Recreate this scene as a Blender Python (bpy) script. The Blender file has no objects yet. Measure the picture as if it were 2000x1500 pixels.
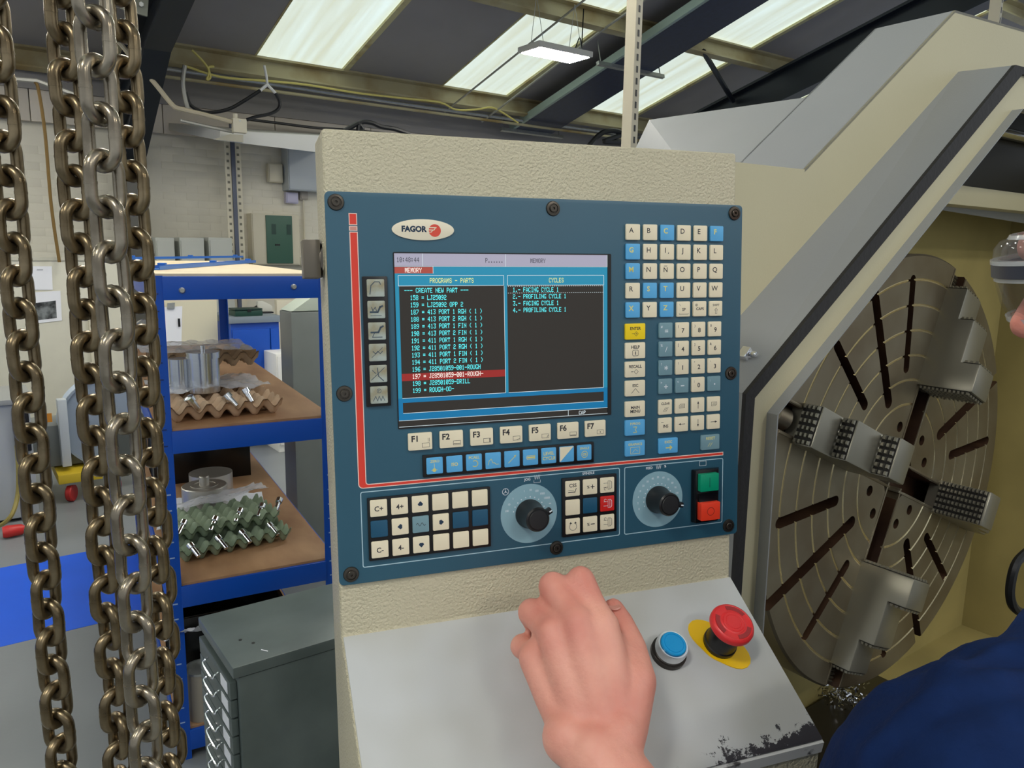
import bpy, bmesh, math, random
import numpy as np
from mathutils import Vector as V, Matrix
random.seed(7)
scene = bpy.context.scene
col = scene.collection
R = math.radians
# ------------------------------------------------------------------ camera
CAMZ = 1.62
FPX = 1500.0                                     # focal length in pixels of a 2000 x 1500 frame
RW = np.array([[0.8950324487, -0.0623037343, 0.4416278530],
               [-0.4457240007, -0.1598479154, 0.8807830375],
               [0.0157172194, -0.9851735322, -0.1708393409]])   # camera (x right, y down, z forward) -> world
CAM = np.array([0, 0, CAMZ])
cd = bpy.data.cameras.new('camera'); cam_ob = bpy.data.objects.new('camera', cd); col.objects.link(cam_ob)
cd.sensor_width = 36; cd.lens = 36 * FPX / 2000; cd.clip_start = 0.02; cd.clip_end = 60
mw = Matrix.Identity(4)
for i in range(3):
    mw[i][0] = RW[i][0]; mw[i][1] = -RW[i][1]; mw[i][2] = -RW[i][2]; mw[i][3] = CAM[i]
cam_ob.matrix_world = mw
scene.camera = cam_ob
# ------------------------------------------------------------------ look
vs = scene.view_settings
vs.view_transform = 'Standard'; vs.look = 'None'; vs.gamma = 1; vs.use_curve_mapping = False
vs.exposure = 0.3
world = bpy.data.worlds.new('world'); scene.world = world; world.use_nodes = True
bg = world.node_tree.nodes['Background']; bg.inputs[0].default_value = (0.86, 0.93, 1.0, 1); bg.inputs[1].default_value = 0.46
# ------------------------------------------------------------------ pixel helpers (rays of the measured camera)
def ray(px, py): return RW @ np.array([(px - 1000) / FPX, (py - 750) / FPX, 1.0])
def at(px, py, dep): return V(CAM + ray(px, py) * dep)
def onP(px, py, p, n):
    r = ray(px, py); return V(CAM + r * (np.dot(np.array(p) - CAM, np.array(n)) / np.dot(r, np.array(n))))
def onY(px, py, Y): return onP(px, py, (0, Y, 0), (0, 1, 0))
def onZ(px, py, Z): return onP(px, py, (0, 0, Z), (0, 0, 1))
# building / lathe frame: m to the right, a away from the viewer
PH = R(9.5)
A_ = V((-math.sin(PH), math.cos(PH), 0)); M_ = V((math.cos(PH), math.sin(PH), 0)); Z_ = V((0, 0, 1))
def W(m, s, z): return M_ * m + A_ * s + Z_ * z
def toM(p): p = V(p); return (p.dot(M_), p.dot(A_), p.z)
def F(px, py, s): return onP(px, py, A_ * s, A_)
FRM = Matrix(((M_.x, A_.x, 0, 0), (M_.y, A_.y, 0, 0), (0, 0, 1, 0), (0, 0, 0, 1)))
def frame(o, x, y, z):
    M = Matrix.Identity(4)
    for i in range(3): M[i][0] = x[i]; M[i][1] = y[i]; M[i][2] = z[i]; M[i][3] = o[i]
    return M
# ------------------------------------------------------------------ materials
def lin(c):
    return tuple(((x / 255) / 12.92 if x / 255 <= .04045 else ((x / 255 + .055) / 1.055) ** 2.4) for x in c) + (1,)
MATS = {}
def mat(name, rgb, rough=.5, metal=0, var=0, vs=6, bump=0, bs=200, rvar=0, coat=0, rgb2=None, thr=None, stretch=None, spec=None):
    """procedural principled material: noise mixes rgb with rgb2 (or with a darker / lighter value), noise bump"""
    if name in MATS: return MATS[name]
    m = bpy.data.materials.new(name); m.use_nodes = True; MATS[name] = m
    nt = m.node_tree; N = nt.nodes; L = nt.links; b = N['Principled BSDF']
    b.inputs['Base Color'].default_value = lin(rgb); b.inputs['Roughness'].default_value = rough; b.inputs['Metallic'].default_value = metal
    if coat: b.inputs['Coat Weight'].default_value = coat
    if spec is not None: b.inputs['Specular IOR Level'].default_value = spec
    tc = N.new('ShaderNodeTexCoord'); src = tc.outputs['Object']
    if stretch:
        mp = N.new('ShaderNodeMapping'); mp.inputs['Scale'].default_value = stretch; L.new(src, mp.inputs[0]); src = mp.outputs[0]
    if var or rgb2:
        n = N.new('ShaderNodeTexNoise'); n.inputs['Scale'].default_value = vs; n.inputs['Detail'].default_value = 5; L.new(src, n.inputs['Vector'])
        rp = N.new('ShaderNodeValToRGB'); L.new(n.outputs['Fac'], rp.inputs[0])
        lo, hi = thr or (.3, .7)
        rp.color_ramp.elements[0].position = lo; rp.color_ramp.elements[1].position = hi
        c0 = lin(rgb2) if rgb2 else tuple(min(1, x * (1 - var)) for x in lin(rgb)[:3]) + (1,)
        c1 = lin(rgb) if rgb2 else tuple(min(1, x * (1 + var)) for x in lin(rgb)[:3]) + (1,)
        rp.color_ramp.elements[0].color = c0; rp.color_ramp.elements[1].color = c1
        L.new(rp.outputs[0], b.inputs['Base Color'])
        if rvar:
            mr = N.new('ShaderNodeMapRange'); L.new(n.outputs['Fac'], mr.inputs[0])
            mr.inputs[3].default_value = max(.02, rough - rvar); mr.inputs[4].default_value = min(1, rough + rvar); L.new(mr.outputs[0], b.inputs['Roughness'])
    if bump:
        n2 = N.new('ShaderNodeTexNoise'); n2.inputs['Scale'].default_value = bs; n2.inputs['Detail'].default_value = 3; L.new(src, n2.inputs['Vector'])
        bp = N.new('ShaderNodeBump'); bp.inputs['Strength'].default_value = bump; bp.inputs['Distance'].default_value = .002
        L.new(n2.outputs['Fac'], bp.inputs['Height']); L.new(bp.outputs[0], b.inputs['Normal'])
    return m
def glow(name, rgb, strength, base=None):
    if name in MATS: return MATS[name]
    m = mat(name, base or rgb, .5); b = m.node_tree.nodes['Principled BSDF']
    b.inputs['Emission Color'].default_value = lin(rgb); b.inputs['Emission Strength'].default_value = strength
    return m
def clear(name, rgb=(255, 255, 255), alpha=.25, rough=.08):
    if name in MATS: return MATS[name]
    m = mat(name, rgb, rough); m.node_tree.nodes['Principled BSDF'].inputs['Alpha'].default_value = alpha
    return m
# ------------------------------------------------------------------ mesh collector
class MB:
    def __init__(s): s.v = []; s.f = []
    def add(s, vs, fs):
        o = len(s.v); s.v += [tuple(v) for v in vs]; s.f += [tuple(i + o for i in f) for f in fs]; return s
    def hexa(s, p):   # p: 4 bottom, 4 top, same winding
        return s.add(p, [(0, 3, 2, 1), (4, 5, 6, 7), (0, 1, 5, 4), (1, 2, 6, 5), (2, 3, 7, 6), (3, 0, 4, 7)])
    def box(s, c, d, M=None):
        x, y, z = d[0] / 2, d[1] / 2, d[2] / 2; c = V(c)
        p = [V((sx * x, sy * y, sz * z)) for sz in (-1, 1) for sx, sy in ((-1, -1), (1, -1), (1, 1), (-1, 1))]
        return s.hexa([c + (M @ q if M else q) for q in p])
    def bb(s, lo, hi): return s.box([(a + b) / 2 for a, b in zip(lo, hi)], [b - a for a, b in zip(lo, hi)])
    def prism(s, poly, vec):
        n = len(poly); vec = V(vec); poly = [V(p) for p in poly]
        return s.add(poly + [p + vec for p in poly], [tuple(range(n))[::-1], tuple(range(n, 2 * n))] + [(i, (i + 1) % n, n + (i + 1) % n, n + i) for i in range(n)])
    def quad(s, *p): return s.add(p, [tuple(range(len(p)))])
    def tube(s, pts, r, n=8, closed=False):
        pts = [V(p) for p in pts]; k = len(pts); rs = r if isinstance(r, (list, tuple)) else [r] * k
        rings = []; up = None
        for i, p in enumerate(pts):
            if closed: t = pts[(i + 1) % k] - pts[i - 1]
            else: t = pts[min(i + 1, k - 1)] - pts[max(i - 1, 0)]
            t.normalize()
            if up is None: up = V((0, 0, 1)) if abs(t.z) < .9 else V((1, 0, 0))
            x = (up - t * up.dot(t)).normalized(); y = t.cross(x); up = x
            rings.append([p + (x * math.cos(2 * math.pi * j / n) + y * math.sin(2 * math.pi * j / n)) * rs[i] for j in range(n)])
        fs = []
        for i in range(k if closed else k - 1):
            a, b = i * n, ((i + 1) % k) * n
            fs += [(a + j, a + (j + 1) % n, b + (j + 1) % n, b + j) for j in range(n)]
        if not closed: fs += [tuple(range(n))[::-1], tuple(range((k - 1) * n, k * n))]
        return s.add([q for r_ in rings for q in r_], fs)
    def cyl(s, p0, p1, r0, r1=None, n=24): return s.tube([p0, p1], [r0, r0 if r1 is None else r1], n)
    def lathe(s, prof, M=None, n=32):
        vs = []; fs = []; k = len(prof)
        for j in range(n):
            c, q = math.cos(2 * math.pi * j / n), math.sin(2 * math.pi * j / n)
            vs += [V((r * c, r * q, z)) for r, z in prof]
        for j in range(n):
            a, b = j * k, ((j + 1) % n) * k
            fs += [(a + i, b + i, b + i + 1, a + i + 1) for i in range(k - 1)]
        if prof[0][0] > 1e-6: fs.append(tuple(j * k for j in range(n))[::-1])
        if prof[-1][0] > 1e-6: fs.append(tuple(j * k + k - 1 for j in range(n)))
        return s.add([(M @ v if M else v) for v in vs], fs)
    def grid(s, fn, nu, nv):
        return s.add([fn(i / nu, j / nv) for i in range(nu + 1) for j in range(nv + 1)],
                     [(i * (nv + 1) + j, (i + 1) * (nv + 1) + j, (i + 1) * (nv + 1) + j + 1, i * (nv + 1) + j + 1) for i in range(nu) for j in range(nv)])
    def xf(s, M): s.v = [tuple(M @ V(v)) for v in s.v]; return s
    def mesh(s, name, material, bev=0, smooth=True, ang=35, seg=2):
        me = bpy.data.meshes.new(name); bm = bmesh.new()
        vv = [bm.verts.new(v) for v in s.v]
        for f in s.f:
            try: bm.faces.new([vv[i] for i in f])
            except ValueError: pass
        bmesh.ops.remove_doubles(bm, verts=bm.verts, dist=1e-6)
        bmesh.ops.recalc_face_normals(bm, faces=bm.faces)
        if bev:
            es = [e for e in bm.edges if len(e.link_faces) == 2 and e.calc_face_angle(0) > R(30)]
            bmesh.ops.bevel(bm, geom=es, offset=bev, segments=seg, profile=.6, affect='EDGES', clamp_overlap=True)
        for f in bm.faces: f.smooth = smooth
        bm.to_mesh(me); bm.free()
        if smooth: me.set_sharp_from_angle(angle=R(ang))
        me.materials.append(material)
        return me
def obj(name, me, parent=None, loc=None):
    o = bpy.data.objects.new(name, me); col.objects.link(o)
    if parent: o.parent = parent
    if loc is not None: o.location = loc
    return o
def part(name, mb, material, parent=None, bev=0, loc=None, smooth=True, ang=35, seg=2):
    return obj(name, mb.mesh(name, material, bev, smooth, ang, seg), parent, loc)
def tag(o, label, cat, group=None):
    o['label'] = label; o['category'] = cat
    if group: o['group'] = group
    return o
def thing(name, label, cat, M=None, group=None):
    o = bpy.data.objects.new(name, None); col.objects.link(o); o.empty_display_size = .05
    if M is not None: o.matrix_world = M
    return tag(o, label, cat, group)
def struct(name, mb, material, parent=None, bev=0, smooth=True):
    o = part(name, mb, material, parent, bev, smooth=smooth); o['kind'] = 'structure'; return o
def loc_frame(o): return Matrix.Translation(V(o))
def catmull(pts, k=8):
    pts = [V(p) for p in pts]; out = []
    for i in range(len(pts) - 1):
        p0, p1, p2, p3 = pts[max(i - 1, 0)], pts[i], pts[i + 1], pts[min(i + 2, len(pts) - 1)]
        for j in range(k):
            t = j / k
            out.append(.5 * ((2 * p1) + (p2 - p0) * t + (2 * p0 - 5 * p1 + 4 * p2 - p3) * t * t + (3 * p1 - p0 - 3 * p2 + p3) * t ** 3))
    return out + [pts[-1]]
# ================================================================== materials used widely
m_floor = mat('floor_paint_grey', (128, 132, 134), .38, var=.12, vs=1.6, bump=.15, bs=60, rvar=.12)
m_floorblue = mat('floor_paint_blue', (22, 92, 222), .4, var=.06, vs=3)
m_brick = mat('painted_brick', (226, 220, 202), .6, var=.06, vs=3, bump=.3, bs=60)
m_roof = mat('roof_liner_grey', (150, 146, 144), .65, var=.05, vs=2)
m_clad = mat('cladding_grey', (150, 146, 142), .65)
m_purlin = mat('purlin_dusty', (176, 166, 130), .6, var=.12, vs=2, rgb2=(140, 116, 66), thr=(.3, .55))
m_steel_dark = mat('steel_black_paint', (24, 31, 40), .45, var=.2, vs=2)
m_galv = mat('galvanised', (176, 178, 174), .42, .75, var=.1, vs=30)
m_white = mat('white_paint', (236, 234, 226), .5)
m_cream = mat('cream_box', (216, 208, 184), .5)
m_greybox = mat('grey_box', (186, 192, 196), .45)
m_black = mat('black_rubber', (16, 16, 17), .45)
m_blackgloss = mat('black_plastic', (12, 12, 13), .25)
m_blue = mat('rack_blue', (0, 74, 176), .38, var=.05, vs=6)
m_cableY = mat('cable_yellow', (214, 200, 112), .5)
m_pipe = mat('conduit_grey', (170, 168, 158), .45, .3)
# ================================================================== LED lamps (one in view, the rest unseen and added for light)
m_led = glow('led_diffuser', (255, 252, 242), 46)
m_ledframe = mat('led_frame_grey', (196, 192, 184), .4)
def led(mm, ss, zz, label, cables):
    t = thing('led_panel_light', label, 'light', FRM @ Matrix.Translation((mm, ss, zz)), 'hanging LED panel lights')
    part('lamp_body', MB().bb((-.31, -.16, 0), (.31, .16, .05)), m_ledframe, t, .006)
    part('diffuser', MB().bb((-.285, -.137, -.004), (.285, .137, -.0005)), m_led, t)
    for sx in (-.22, .22):
        part('hanging_wire', MB().tube([(sx, -.1, .05), (sx - .01, 0, .05 + cables), (sx + .01, .1, .05)], .003, 5), m_galv, t)
    part('power_lead', MB().tube(catmull([(.25, .05, .05), (.28, .0, .2), (.33, .03, .12), (.36, .05, .05 + cables)], 5), .006, 6), m_blackgloss, t)
led(4.62, 5.74, 3.37, 'lit LED panel hanging on wires in front of the roof light', .42)
for k, (mm, ss) in enumerate(((-1.2, -.25), (.6, -2.6), (2.3, -1.9), (-2.9, 1.4), (.9, 2.5), (4.6, 2.0), (-1.9, 4.9), (1.0, 4.5), (2.7, 4.1), (-.9, 6.8))):  # unseen lamps added to brighten the wall, rack and machine
    led(mm, ss, 3.37, 'LED panel light hanging overhead outside the picture', .42)
# ================================================================== floor, walls, roof
fl = struct('floor', MB().quad(W(-9, -5, 0), W(13, -5, 0), W(13, 8.7, 0), W(-9, 8.7, 0)), m_floor)
struct('floor_marking', MB().prism([W(-9, 3.55, 0), W(13, 3.55, 0), W(13, 4.47, 0), W(-9, 4.47, 0)], (0, 0, .001)), m_floorblue)
SW = 8.6; AL = math.tan(R(15)); ZE = 3.45
def zr(s): return ZE + (8 - s) * AL
wb = struct('wall_back', MB().prism([W(-9, SW, 0), W(13, SW, 0), W(13, SW, zr(SW) + .1), W(-9, SW, zr(SW) + .1)], A_ * .2), m_brick)
# painted bricks where the wall can be seen in the picture
bm_ = MB().bb((-.1105, -.0025, -.0362), (.1105, .02, .0362)).mesh('brick', m_brick, .002)
nb = 0
for r in range(16):
    z = 1.52 + r * .075
    for c in range(8):
        mm = 1.95 + c * .225 + (r % 2) * .1125
        if nb >= 290: break
        o = obj('brick', bm_, wb, W(mm, SW, z)); o.rotation_euler.z = PH; nb += 1
for r in range(14):
    z = 1.5 + r * .075
    for c in range(6):
        mm = .1 + c * .225 + (r % 2) * .1125
        o = obj('brick', bm_, wb, W(mm, SW, z)); o.rotation_euler.z = PH; nb += 1
# lining boards above the brickwork, grey cladding above them
for k in range(10):
    m0 = -.4 + k * 1.13
    b = struct('lining_board', MB().bb((m0 + .004, SW - .09, 2.72), (m0 + 1.126, SW - .05, 3.0)), mat('lining_white', (214, 204, 188), .6, var=.05, vs=2), bev=.003)
    b.matrix_world = FRM; b.name = 'trim_%d' % (k + 1)
cl = struct('trim_11', MB().bb((-2, SW - .12, 3.0), (12, SW - .05, zr(SW) + .05)), m_clad); cl.matrix_world = FRM
ROOFN = (A_ * math.sin(R(15)) + Z_ * math.cos(R(15)))
RFR = frame(W(0, 8, ZE), M_, (A_ * math.cos(R(15)) - Z_ * math.sin(R(15))), ROOFN)     # x along the eaves, y down the slope, z up
def roofbox(x0, x1, y0, y1, z0, z1): return MB().bb((x0, y0, z0), (x1, y1, z1)).xf(RFR)
strips = [(2.61 + 2.125 * k, 2.61 + 2.125 * k + .985) for k in (-4, -3, -2, 0, 1, 2, 3, 4)]
rf = MB(); prev = -9
for x0, x1 in strips:
    rf.bb((prev, -9, 0), (x0, .8, .04)); prev = x1
rf.bb((prev, -9, 0), (13, .8, .04))
for x0, x1 in strips: rf.bb((x0, -.02, 0), (x1, .8, .04))
struct('ceiling', rf.xf(RFR), m_roof)
def skylight_mat():
    m = bpy.data.materials.new('rooflight_sheet'); m.use_nodes = True; N = m.node_tree.nodes; L = m.node_tree.links; b = N['Principled BSDF']
    tc = N.new('ShaderNodeTexCoord'); mp = N.new('ShaderNodeMapping'); mp.inputs['Scale'].default_value = (7, .35, 1)
    L.new(tc.outputs['Object'], mp.inputs[0]); n = N.new('ShaderNodeTexNoise'); n.inputs['Scale'].default_value = 1.3; n.inputs['Detail'].default_value = 4; L.new(mp.outputs[0], n.inputs['Vector'])
    rp = N.new('ShaderNodeValToRGB'); L.new(n.outputs['Fac'], rp.inputs[0])
    rp.color_ramp.elements[0].position = .3; rp.color_ramp.elements[0].color = lin((206, 212, 190)); rp.color_ramp.elements[1].position = .72; rp.color_ramp.elements[1].color = lin((226, 244, 240))
    L.new(rp.outputs[0], b.inputs['Emission Color']); b.inputs['Emission Strength'].default_value = .74
    b.inputs['Base Color'].default_value = lin((200, 205, 195)); b.inputs['Roughness'].default_value = .5
    return m
m_sky = skylight_mat()
m_skyframe = mat('rooflight_edge', (206, 198, 150), .6, rgb2=(168, 142, 84), vs=4, thr=(.3, .5))
k = 0
for x0, x1 in strips:
    k += 1
    w = struct('window_%d' % k, MB().bb((x0, -9, .03), (x1, -.02, .035)), m_sky); w.matrix_world = RFR
    e = part('window_frame', MB().bb((x1 - .06, -9, -.006), (x1, -.02, .02)).bb((x0, -9, -.004), (x0 + .02, -.02, .02)), m_skyframe, w)
# purlins
for i, (y, xs, xe) in enumerate(((.0, 1.4, 12), (-1.98, 1.4, 12), (-3.9, -6, 12), (-5.8, -6, 12), (.46, -6, 1.4))):
    pu = MB().bb((xs, y - .012, -.19), (xe, y + .012, 0)).bb((xs, y - .07, -.02), (xe, y + .012, 0)).bb((xs, y - .07, -.2), (xe, y + .012, -.18))
    o = struct('trim_%d' % (12 + i), pu, m_purlin); o.matrix_world = RFR
# rafters (portal frames): I-section under the purlins, haunch and column at the wall
def rafter(mx, n, haunch):
    hb = MB()
    for x0, x1, z0, z1 in ((-.1, .1, -.23, -.2), (-.012, .012, -.55, -.2), (-.1, .1, -.58, -.55)):
        hb.bb((mx + x0, -9, z0), (mx + x1, .55, z1))
    hb.xf(RFR)
    if haunch:
        p = lambda s, z: W(mx - .012, s, z)
        hb.prism([p(8.5, 2.2), p(8.5, zr(8.5) - .55), p(6.9, zr(6.9) - .55)], M_ * .024)
        q = lambda s, z: W(mx - .1, s, z)
        hb.prism([q(8.5, 2.17), q(8.5, 2.2), q(6.9, zr(6.9) - .57), q(6.9, zr(6.9) - .6)], M_ * .2)
    o = struct('trim_%d' % n, hb, m_steel_dark)
    cb = MB()
    for y0, y1, x0, x1 in ((8.18, 8.2, -.1, .1), (8.2, 8.48, -.01, .01), (8.48, 8.5, -.1, .1)): cb.bb((mx + x0, y0, 0), (mx + x1, y1, 2.3 if haunch else zr(8.3) - .55))
    c = struct('trim_%d' % (n + 1), cb, mat('column_grey', (96, 94, 88), .5)); c.matrix_world = FRM
rafter(1.5, 20, True); rafter(8.25, 22, False)
o = struct('trim_24', MB().tube([W(8.2, 6.6, zr(6.6) - .3), W(6.9, 6.0, zr(6.0) - .18)], .03, 6), m_steel_dark)
# ================================================================== services under the roof
def rp(x, y, z): return RFR @ V((x, y, z))
t = thing('cable_tray', 'dark blue steel cable tray climbing under the sloping roof', 'cable tray', RFR)
m_tray = mat('tray_navy', (26, 38, 66), .4, var=.25, vs=20); m_trayrail = mat('tray_rail_green', (158, 176, 166), .4, .2)
part('tray_base', MB().bb((5.97, -6, -.25), (6.55, .33, -.24)), m_tray, t)
part('side_rail', MB().bb((5.93, -6, -.25), (5.975, .33, -.17)), m_trayrail, t); part('side_rail', MB().bb((6.545, -6, -.25), (6.56, .33, -.17)), m_tray, t)
for y in (.28, -1.55, -3.5):
    part('hanger_bracket', MB().bb((5.75, y - .02, -.29), (6.75, y + .02, -.25)).tube([(5.8, y, -.27), (5.8, y, 0)], .006, 5).tube([(6.7, y, -.27), (6.7, y, 0)], .006, 5), m_galv, t)
tag(part('conduit_pipe', MB().tube([rp(4.85, .12, -.22), rp(4.85, -6, -.22)], .011, 6), m_pipe), 'thin grey conduit crossing the middle roof light up the slope', 'pipe')
tag(part('conduit_pipe', MB().tube([rp(5.42, .2, -.24), rp(5.42, -2, -.2), rp(5.5, -6, -.2)], .013, 6), m_pipe), 'thin grey conduit running up the roof beside the LED panel', 'pipe')
tag(part('service_pipe', MB().tube([rp(1.55, .02, -.22), rp(4.6, .05, -.23), rp(6.4, .05, -.23), rp(9, .05, -.23)], .02, 8), m_galv), 'galvanised pipe fixed along the eaves purlin', 'pipe')
tag(part('service_pipe', MB().tube([rp(1.55, .02, -.3), rp(9, .02, -.3)], .016, 6), m_purlin), 'dusty lower pipe running below the eaves purlin', 'pipe')
yc = [(360, 128), (430, 150), (520, 158), (600, 166), (700, 182), (800, 193), (860, 200), (890, 214), (930, 214), (960, 210), (985, 222), (1012, 240)]
tag(part('yellow_cable', MB().tube(catmull([F(x, y, 7.8) for x, y in yc], 4), .011, 6), m_cableY), 'yellow cable sagging along the eaves below the roof lights', 'cable')
yl = [(375, 98), (395, 118), (408, 138), (404, 155), (411, 150), (407, 132), (418, 130)]
tag(part('yellow_cable', MB().tube(catmull([F(x, y, 7.7) for x, y in yl], 5), .011, 6), m_cableY), 'loose yellow cable tail knotted beside the black rafter', 'cable')
pc = [(215, 60), (262, 118), (300, 160), (335, 203), (350, 212), (400, 224), (452, 238)]
tag(part('conduit_pipe', MB().tube(catmull([F(x, y, 7.2) for x, y in pc], 4), .02, 8), mat('conduit_cream', (196, 184, 156), .5)), 'cream conduit bent down in front of the black rafter', 'pipe')
pc = [(361, 128), (357, 160), (361, 190), (367, 212)]
tag(part('conduit_pipe', MB().tube(catmull([F(x, y, 7.3) for x, y in pc], 4), .018, 8), m_pipe), 'short pale pipe drop to the right of the black rafter', 'pipe')
t = thing('junction_box', 'small square cream junction box at the conduit end', 'junction box', FRM @ Matrix.Translation(toM(F(467, 246, 7.2))))
part('box_body', MB().bb((-.06, -.03, -.06), (.06, .03, .06)), m_cream, t, .006); part('gland', MB().cyl((-.03, 0, .06), (-.03, 0, .1), .02, n=10), m_cream, t); part('lid_screw', MB().cyl((0, -.034, .04), (0, -.03, .04), .008, n=8), m_galv, t)
# black air hose with Y fitting
t = thing('air_hose', 'black air hose looping to a white Y fitting below the roof', 'hose', loc_frame(F(522, 165, 7.4)))
o_ = F(522, 165, 7.4)
def hz(pts, s): return catmull([F(x, y, s) - o_ for x, y in pts], 6)
part('hose', MB().tube(hz([(508, 177), (480, 195), (450, 212), (420, 219), (395, 218), (372, 205), (362, 180)], 7.4), .016, 7), m_black, t)
part('hose', MB().tube(hz([(538, 182), (546, 198), (544, 212), (528, 222), (500, 228), (482, 234)], 7.4), .016, 7), m_black, t)
part('fitting', MB().tube(hz([(522, 165), (508, 177)], 7.4), .014, 8).tube(hz([(522, 165), (538, 182)], 7.4), .014, 8).tube(hz([(522, 165), (520, 148), (516, 128)], 7.4), .012, 8), m_white, t)
tag(part('black_cable', MB().tube(catmull([F(x, y, 8.3) for x, y in [(482, 233), (540, 240), (620, 250), (690, 254), (760, 262)]], 4), .014, 6), m_black), 'black cable clipped along the top of the back wall', 'cable')
ck = [(672, 256), (690, 246), (700, 242), (708, 252), (700, 258), (704, 240), (725, 240), (745, 248), (770, 252), (800, 262)]
tag(part('coiled_cable', MB().tube(catmull([F(x, y, 6.9) for x, y in ck], 5), .022, 7), m_black), 'bundle of black cable showing over the console top left', 'cable')
ck = [(1150, 285), (1165, 268), (1180, 258), (1200, 256), (1215, 262), (1195, 270), (1180, 276), (1215, 278)]
tag(part('coiled_cable', MB().tube(catmull([F(x, y, 6.9) for x, y in ck], 5), .03, 7), m_black), 'bundle of black cable behind the slotted strut', 'cable')
rope = [(68, 160), (75, 175), (88, 260), (100, 400), (116, 512)]
tag(part('hanging_cord', MB().tube(catmull([F(x, y, 6.5) for x, y in rope], 5), .011, 6), mat('cord_brown', (120, 92, 40), .7)), 'brown cord hanging down between the chains at the left', 'cord')
tag(part('horizontal_pipe', MB().tube([F(-30, 150, 6.5), F(72, 158, 6.5), F(160, 190, 6.5)], .016, 6), m_pipe), 'grey pipe crossing behind the chains at the upper left', 'pipe')
t = thing('roof_bracket', 'grey bolted bracket plate beside the black rafter at top left', 'bracket', loc_frame(F(262, 10, 6)))
part('plate', MB().prism([F(232, -30, 6) - F(262, 10, 6), F(292, -30, 6) - F(262, 10, 6), F(288, 32, 6) - F(262, 10, 6), F(234, 16, 6) - F(262, 10, 6)], A_ * .02), mat('olive_grey', (120, 122, 108), .5), t)
for px, py in ((252, 3), (276, 8)): part('bolt', MB().cyl(F(px, py, 5.97) - F(262, 10, 6), F(px, py, 6) - F(262, 10, 6), .016, n=6), m_galv, t)
# white boxed trunking in front of the wall
t = thing('wall_trunking', 'long white boxed trunking running high along the back wall', 'trunking', loc_frame(W(2.2, 8.0, 2.6)))
T0 = W(2.2, 8.0, 2.6)
def tf(px, py, s): return F(px, py, s) - T0
part('trunking_body', MB().hexa([tf(430, 275, 7.6), tf(640, 300, 7.6), tf(640, 282, 8.5), tf(330, 254, 8.5), tf(430, 254, 7.6), tf(640, 266, 7.6), tf(640, 262, 8.5), tf(330, 240, 8.5)]), m_white, t, .004)
part('end_flange', MB().hexa([tf(416, 272, 7.5), tf(475, 278, 7.5), tf(475, 278, 7.6), tf(416, 272, 7.6), tf(450, 262, 7.5), tf(475, 264, 7.5), tf(475, 264, 7.6), tf(450, 262, 7.6)]), m_cream, t)
part('bracket_rod', MB().tube([tf(352, 235, 7.3), tf(400, 246, 7.3), tf(456, 258, 7.3)], .014, 6), m_pipe, t)
# ================================================================== things on and before the back wall
def wallbox(name, label, cat, x0, y0, x1, y1, depth, m, s=SW - .01, extra=None):
    c = F((x0 + x1) / 2, (y0 + y1) / 2, s); a, b = F(x0, y1, s), F(x1, y0, s)
    w, h = (b - a).dot(M_), b.z - a.z
    t = thing(name, label, cat, FRM @ Matrix.Translation(toM(c)))
    part('box_body', MB().bb((-w / 2, -depth, -h / 2), (w / 2, 0, h / 2)), m, t, .006)
    part('lid', MB().bb((-w / 2 + .01, -depth - .012, -h / 2 + .01), (w / 2 - .01, -depth - .001, h / 2 - .01)), m, t, .004)
    return t, w, h
t, w, h = wallbox('electrical_enclosure', 'large grey electrical enclosure high on the wall beside the console', 'electrical box', 552, 290, 640, 372, .2, m_greybox)
t, w, h = wallbox('switch_box', 'small cream switch box left of the grey enclosure', 'electrical box', 520, 322, 547, 356, .08, m_cream)
t, w, h = wallbox('isolator_box', 'little lilac-grey box under the grey enclosure', 'electrical box', 555, 377, 578, 397, .07, mat('lilac_grey', (196, 192, 214), .5))
t, w, h = wallbox('socket_box', 'tiny square socket box with a conduit tail', 'electrical box', 583, 374, 598, 390, .05, mat('beige_grey', (168, 160, 148), .5))
part('conduit_tail', MB().cyl((0, -.03, -h / 2), (0, -.03, -.6), .012, n=8), m_cream, t)
t, w, h = wallbox('distribution_board', 'cream distribution board with a green inner door', 'distribution board', 486, 420, 574, 516, .16, m_cream)
part('green_door', MB().bb((-w * .22, -.19, -h * .47), (w * .33, -.165, h * .47)), mat('door_green', (58, 96, 78), .4), t, .004)
for dx in (-.11, .21): part('door_window', MB().bb((w * dx, -.194, h * .1), (w * (dx + .09), -.189, h * .3)), mat('dark_green', (36, 66, 54), .3), t)
part('door_handle', MB().bb((-w * .05, -.2, -h * .12), (w * .05, -.19, -h * .09)), m_black, t)
t, w, h = wallbox('small_unit', 'small beige unit beside the foot of the distribution board', 'box', 577, 502, 600, 518, .12, mat('beige_pale', (206, 200, 180), .5))
# slotted upright pair with a blue-grey post between them
t = thing('slotted_upright', 'pair of pale perforated uprights with a dark post between', 'upright', FRM @ Matrix.Translation(toM(F(458, 392, 8.3))))
u0 = F(458, 392, 8.3); hh = .72
for k, dx in enumerate((-.052, .052)):
    up = MB().bb((dx - .03, -.01, -hh - 1.4), (dx + .03, .0, hh)); u = part('perforated_strip', up, m_cream, t)
    for q in range(20):
        part('slot', MB().bb((dx - .012, -.012, hh - .06 - q * .07), (dx + .012, -.0105, hh - .035 - q * .07)), mat('slot_dark', (120, 116, 100), .6), u)
part('post', MB().bb((-.02, -.03, -hh - 1.4), (.02, .01, hh + .05)), mat('post_bluegrey', (84, 90, 108), .4), t, .003)
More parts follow.
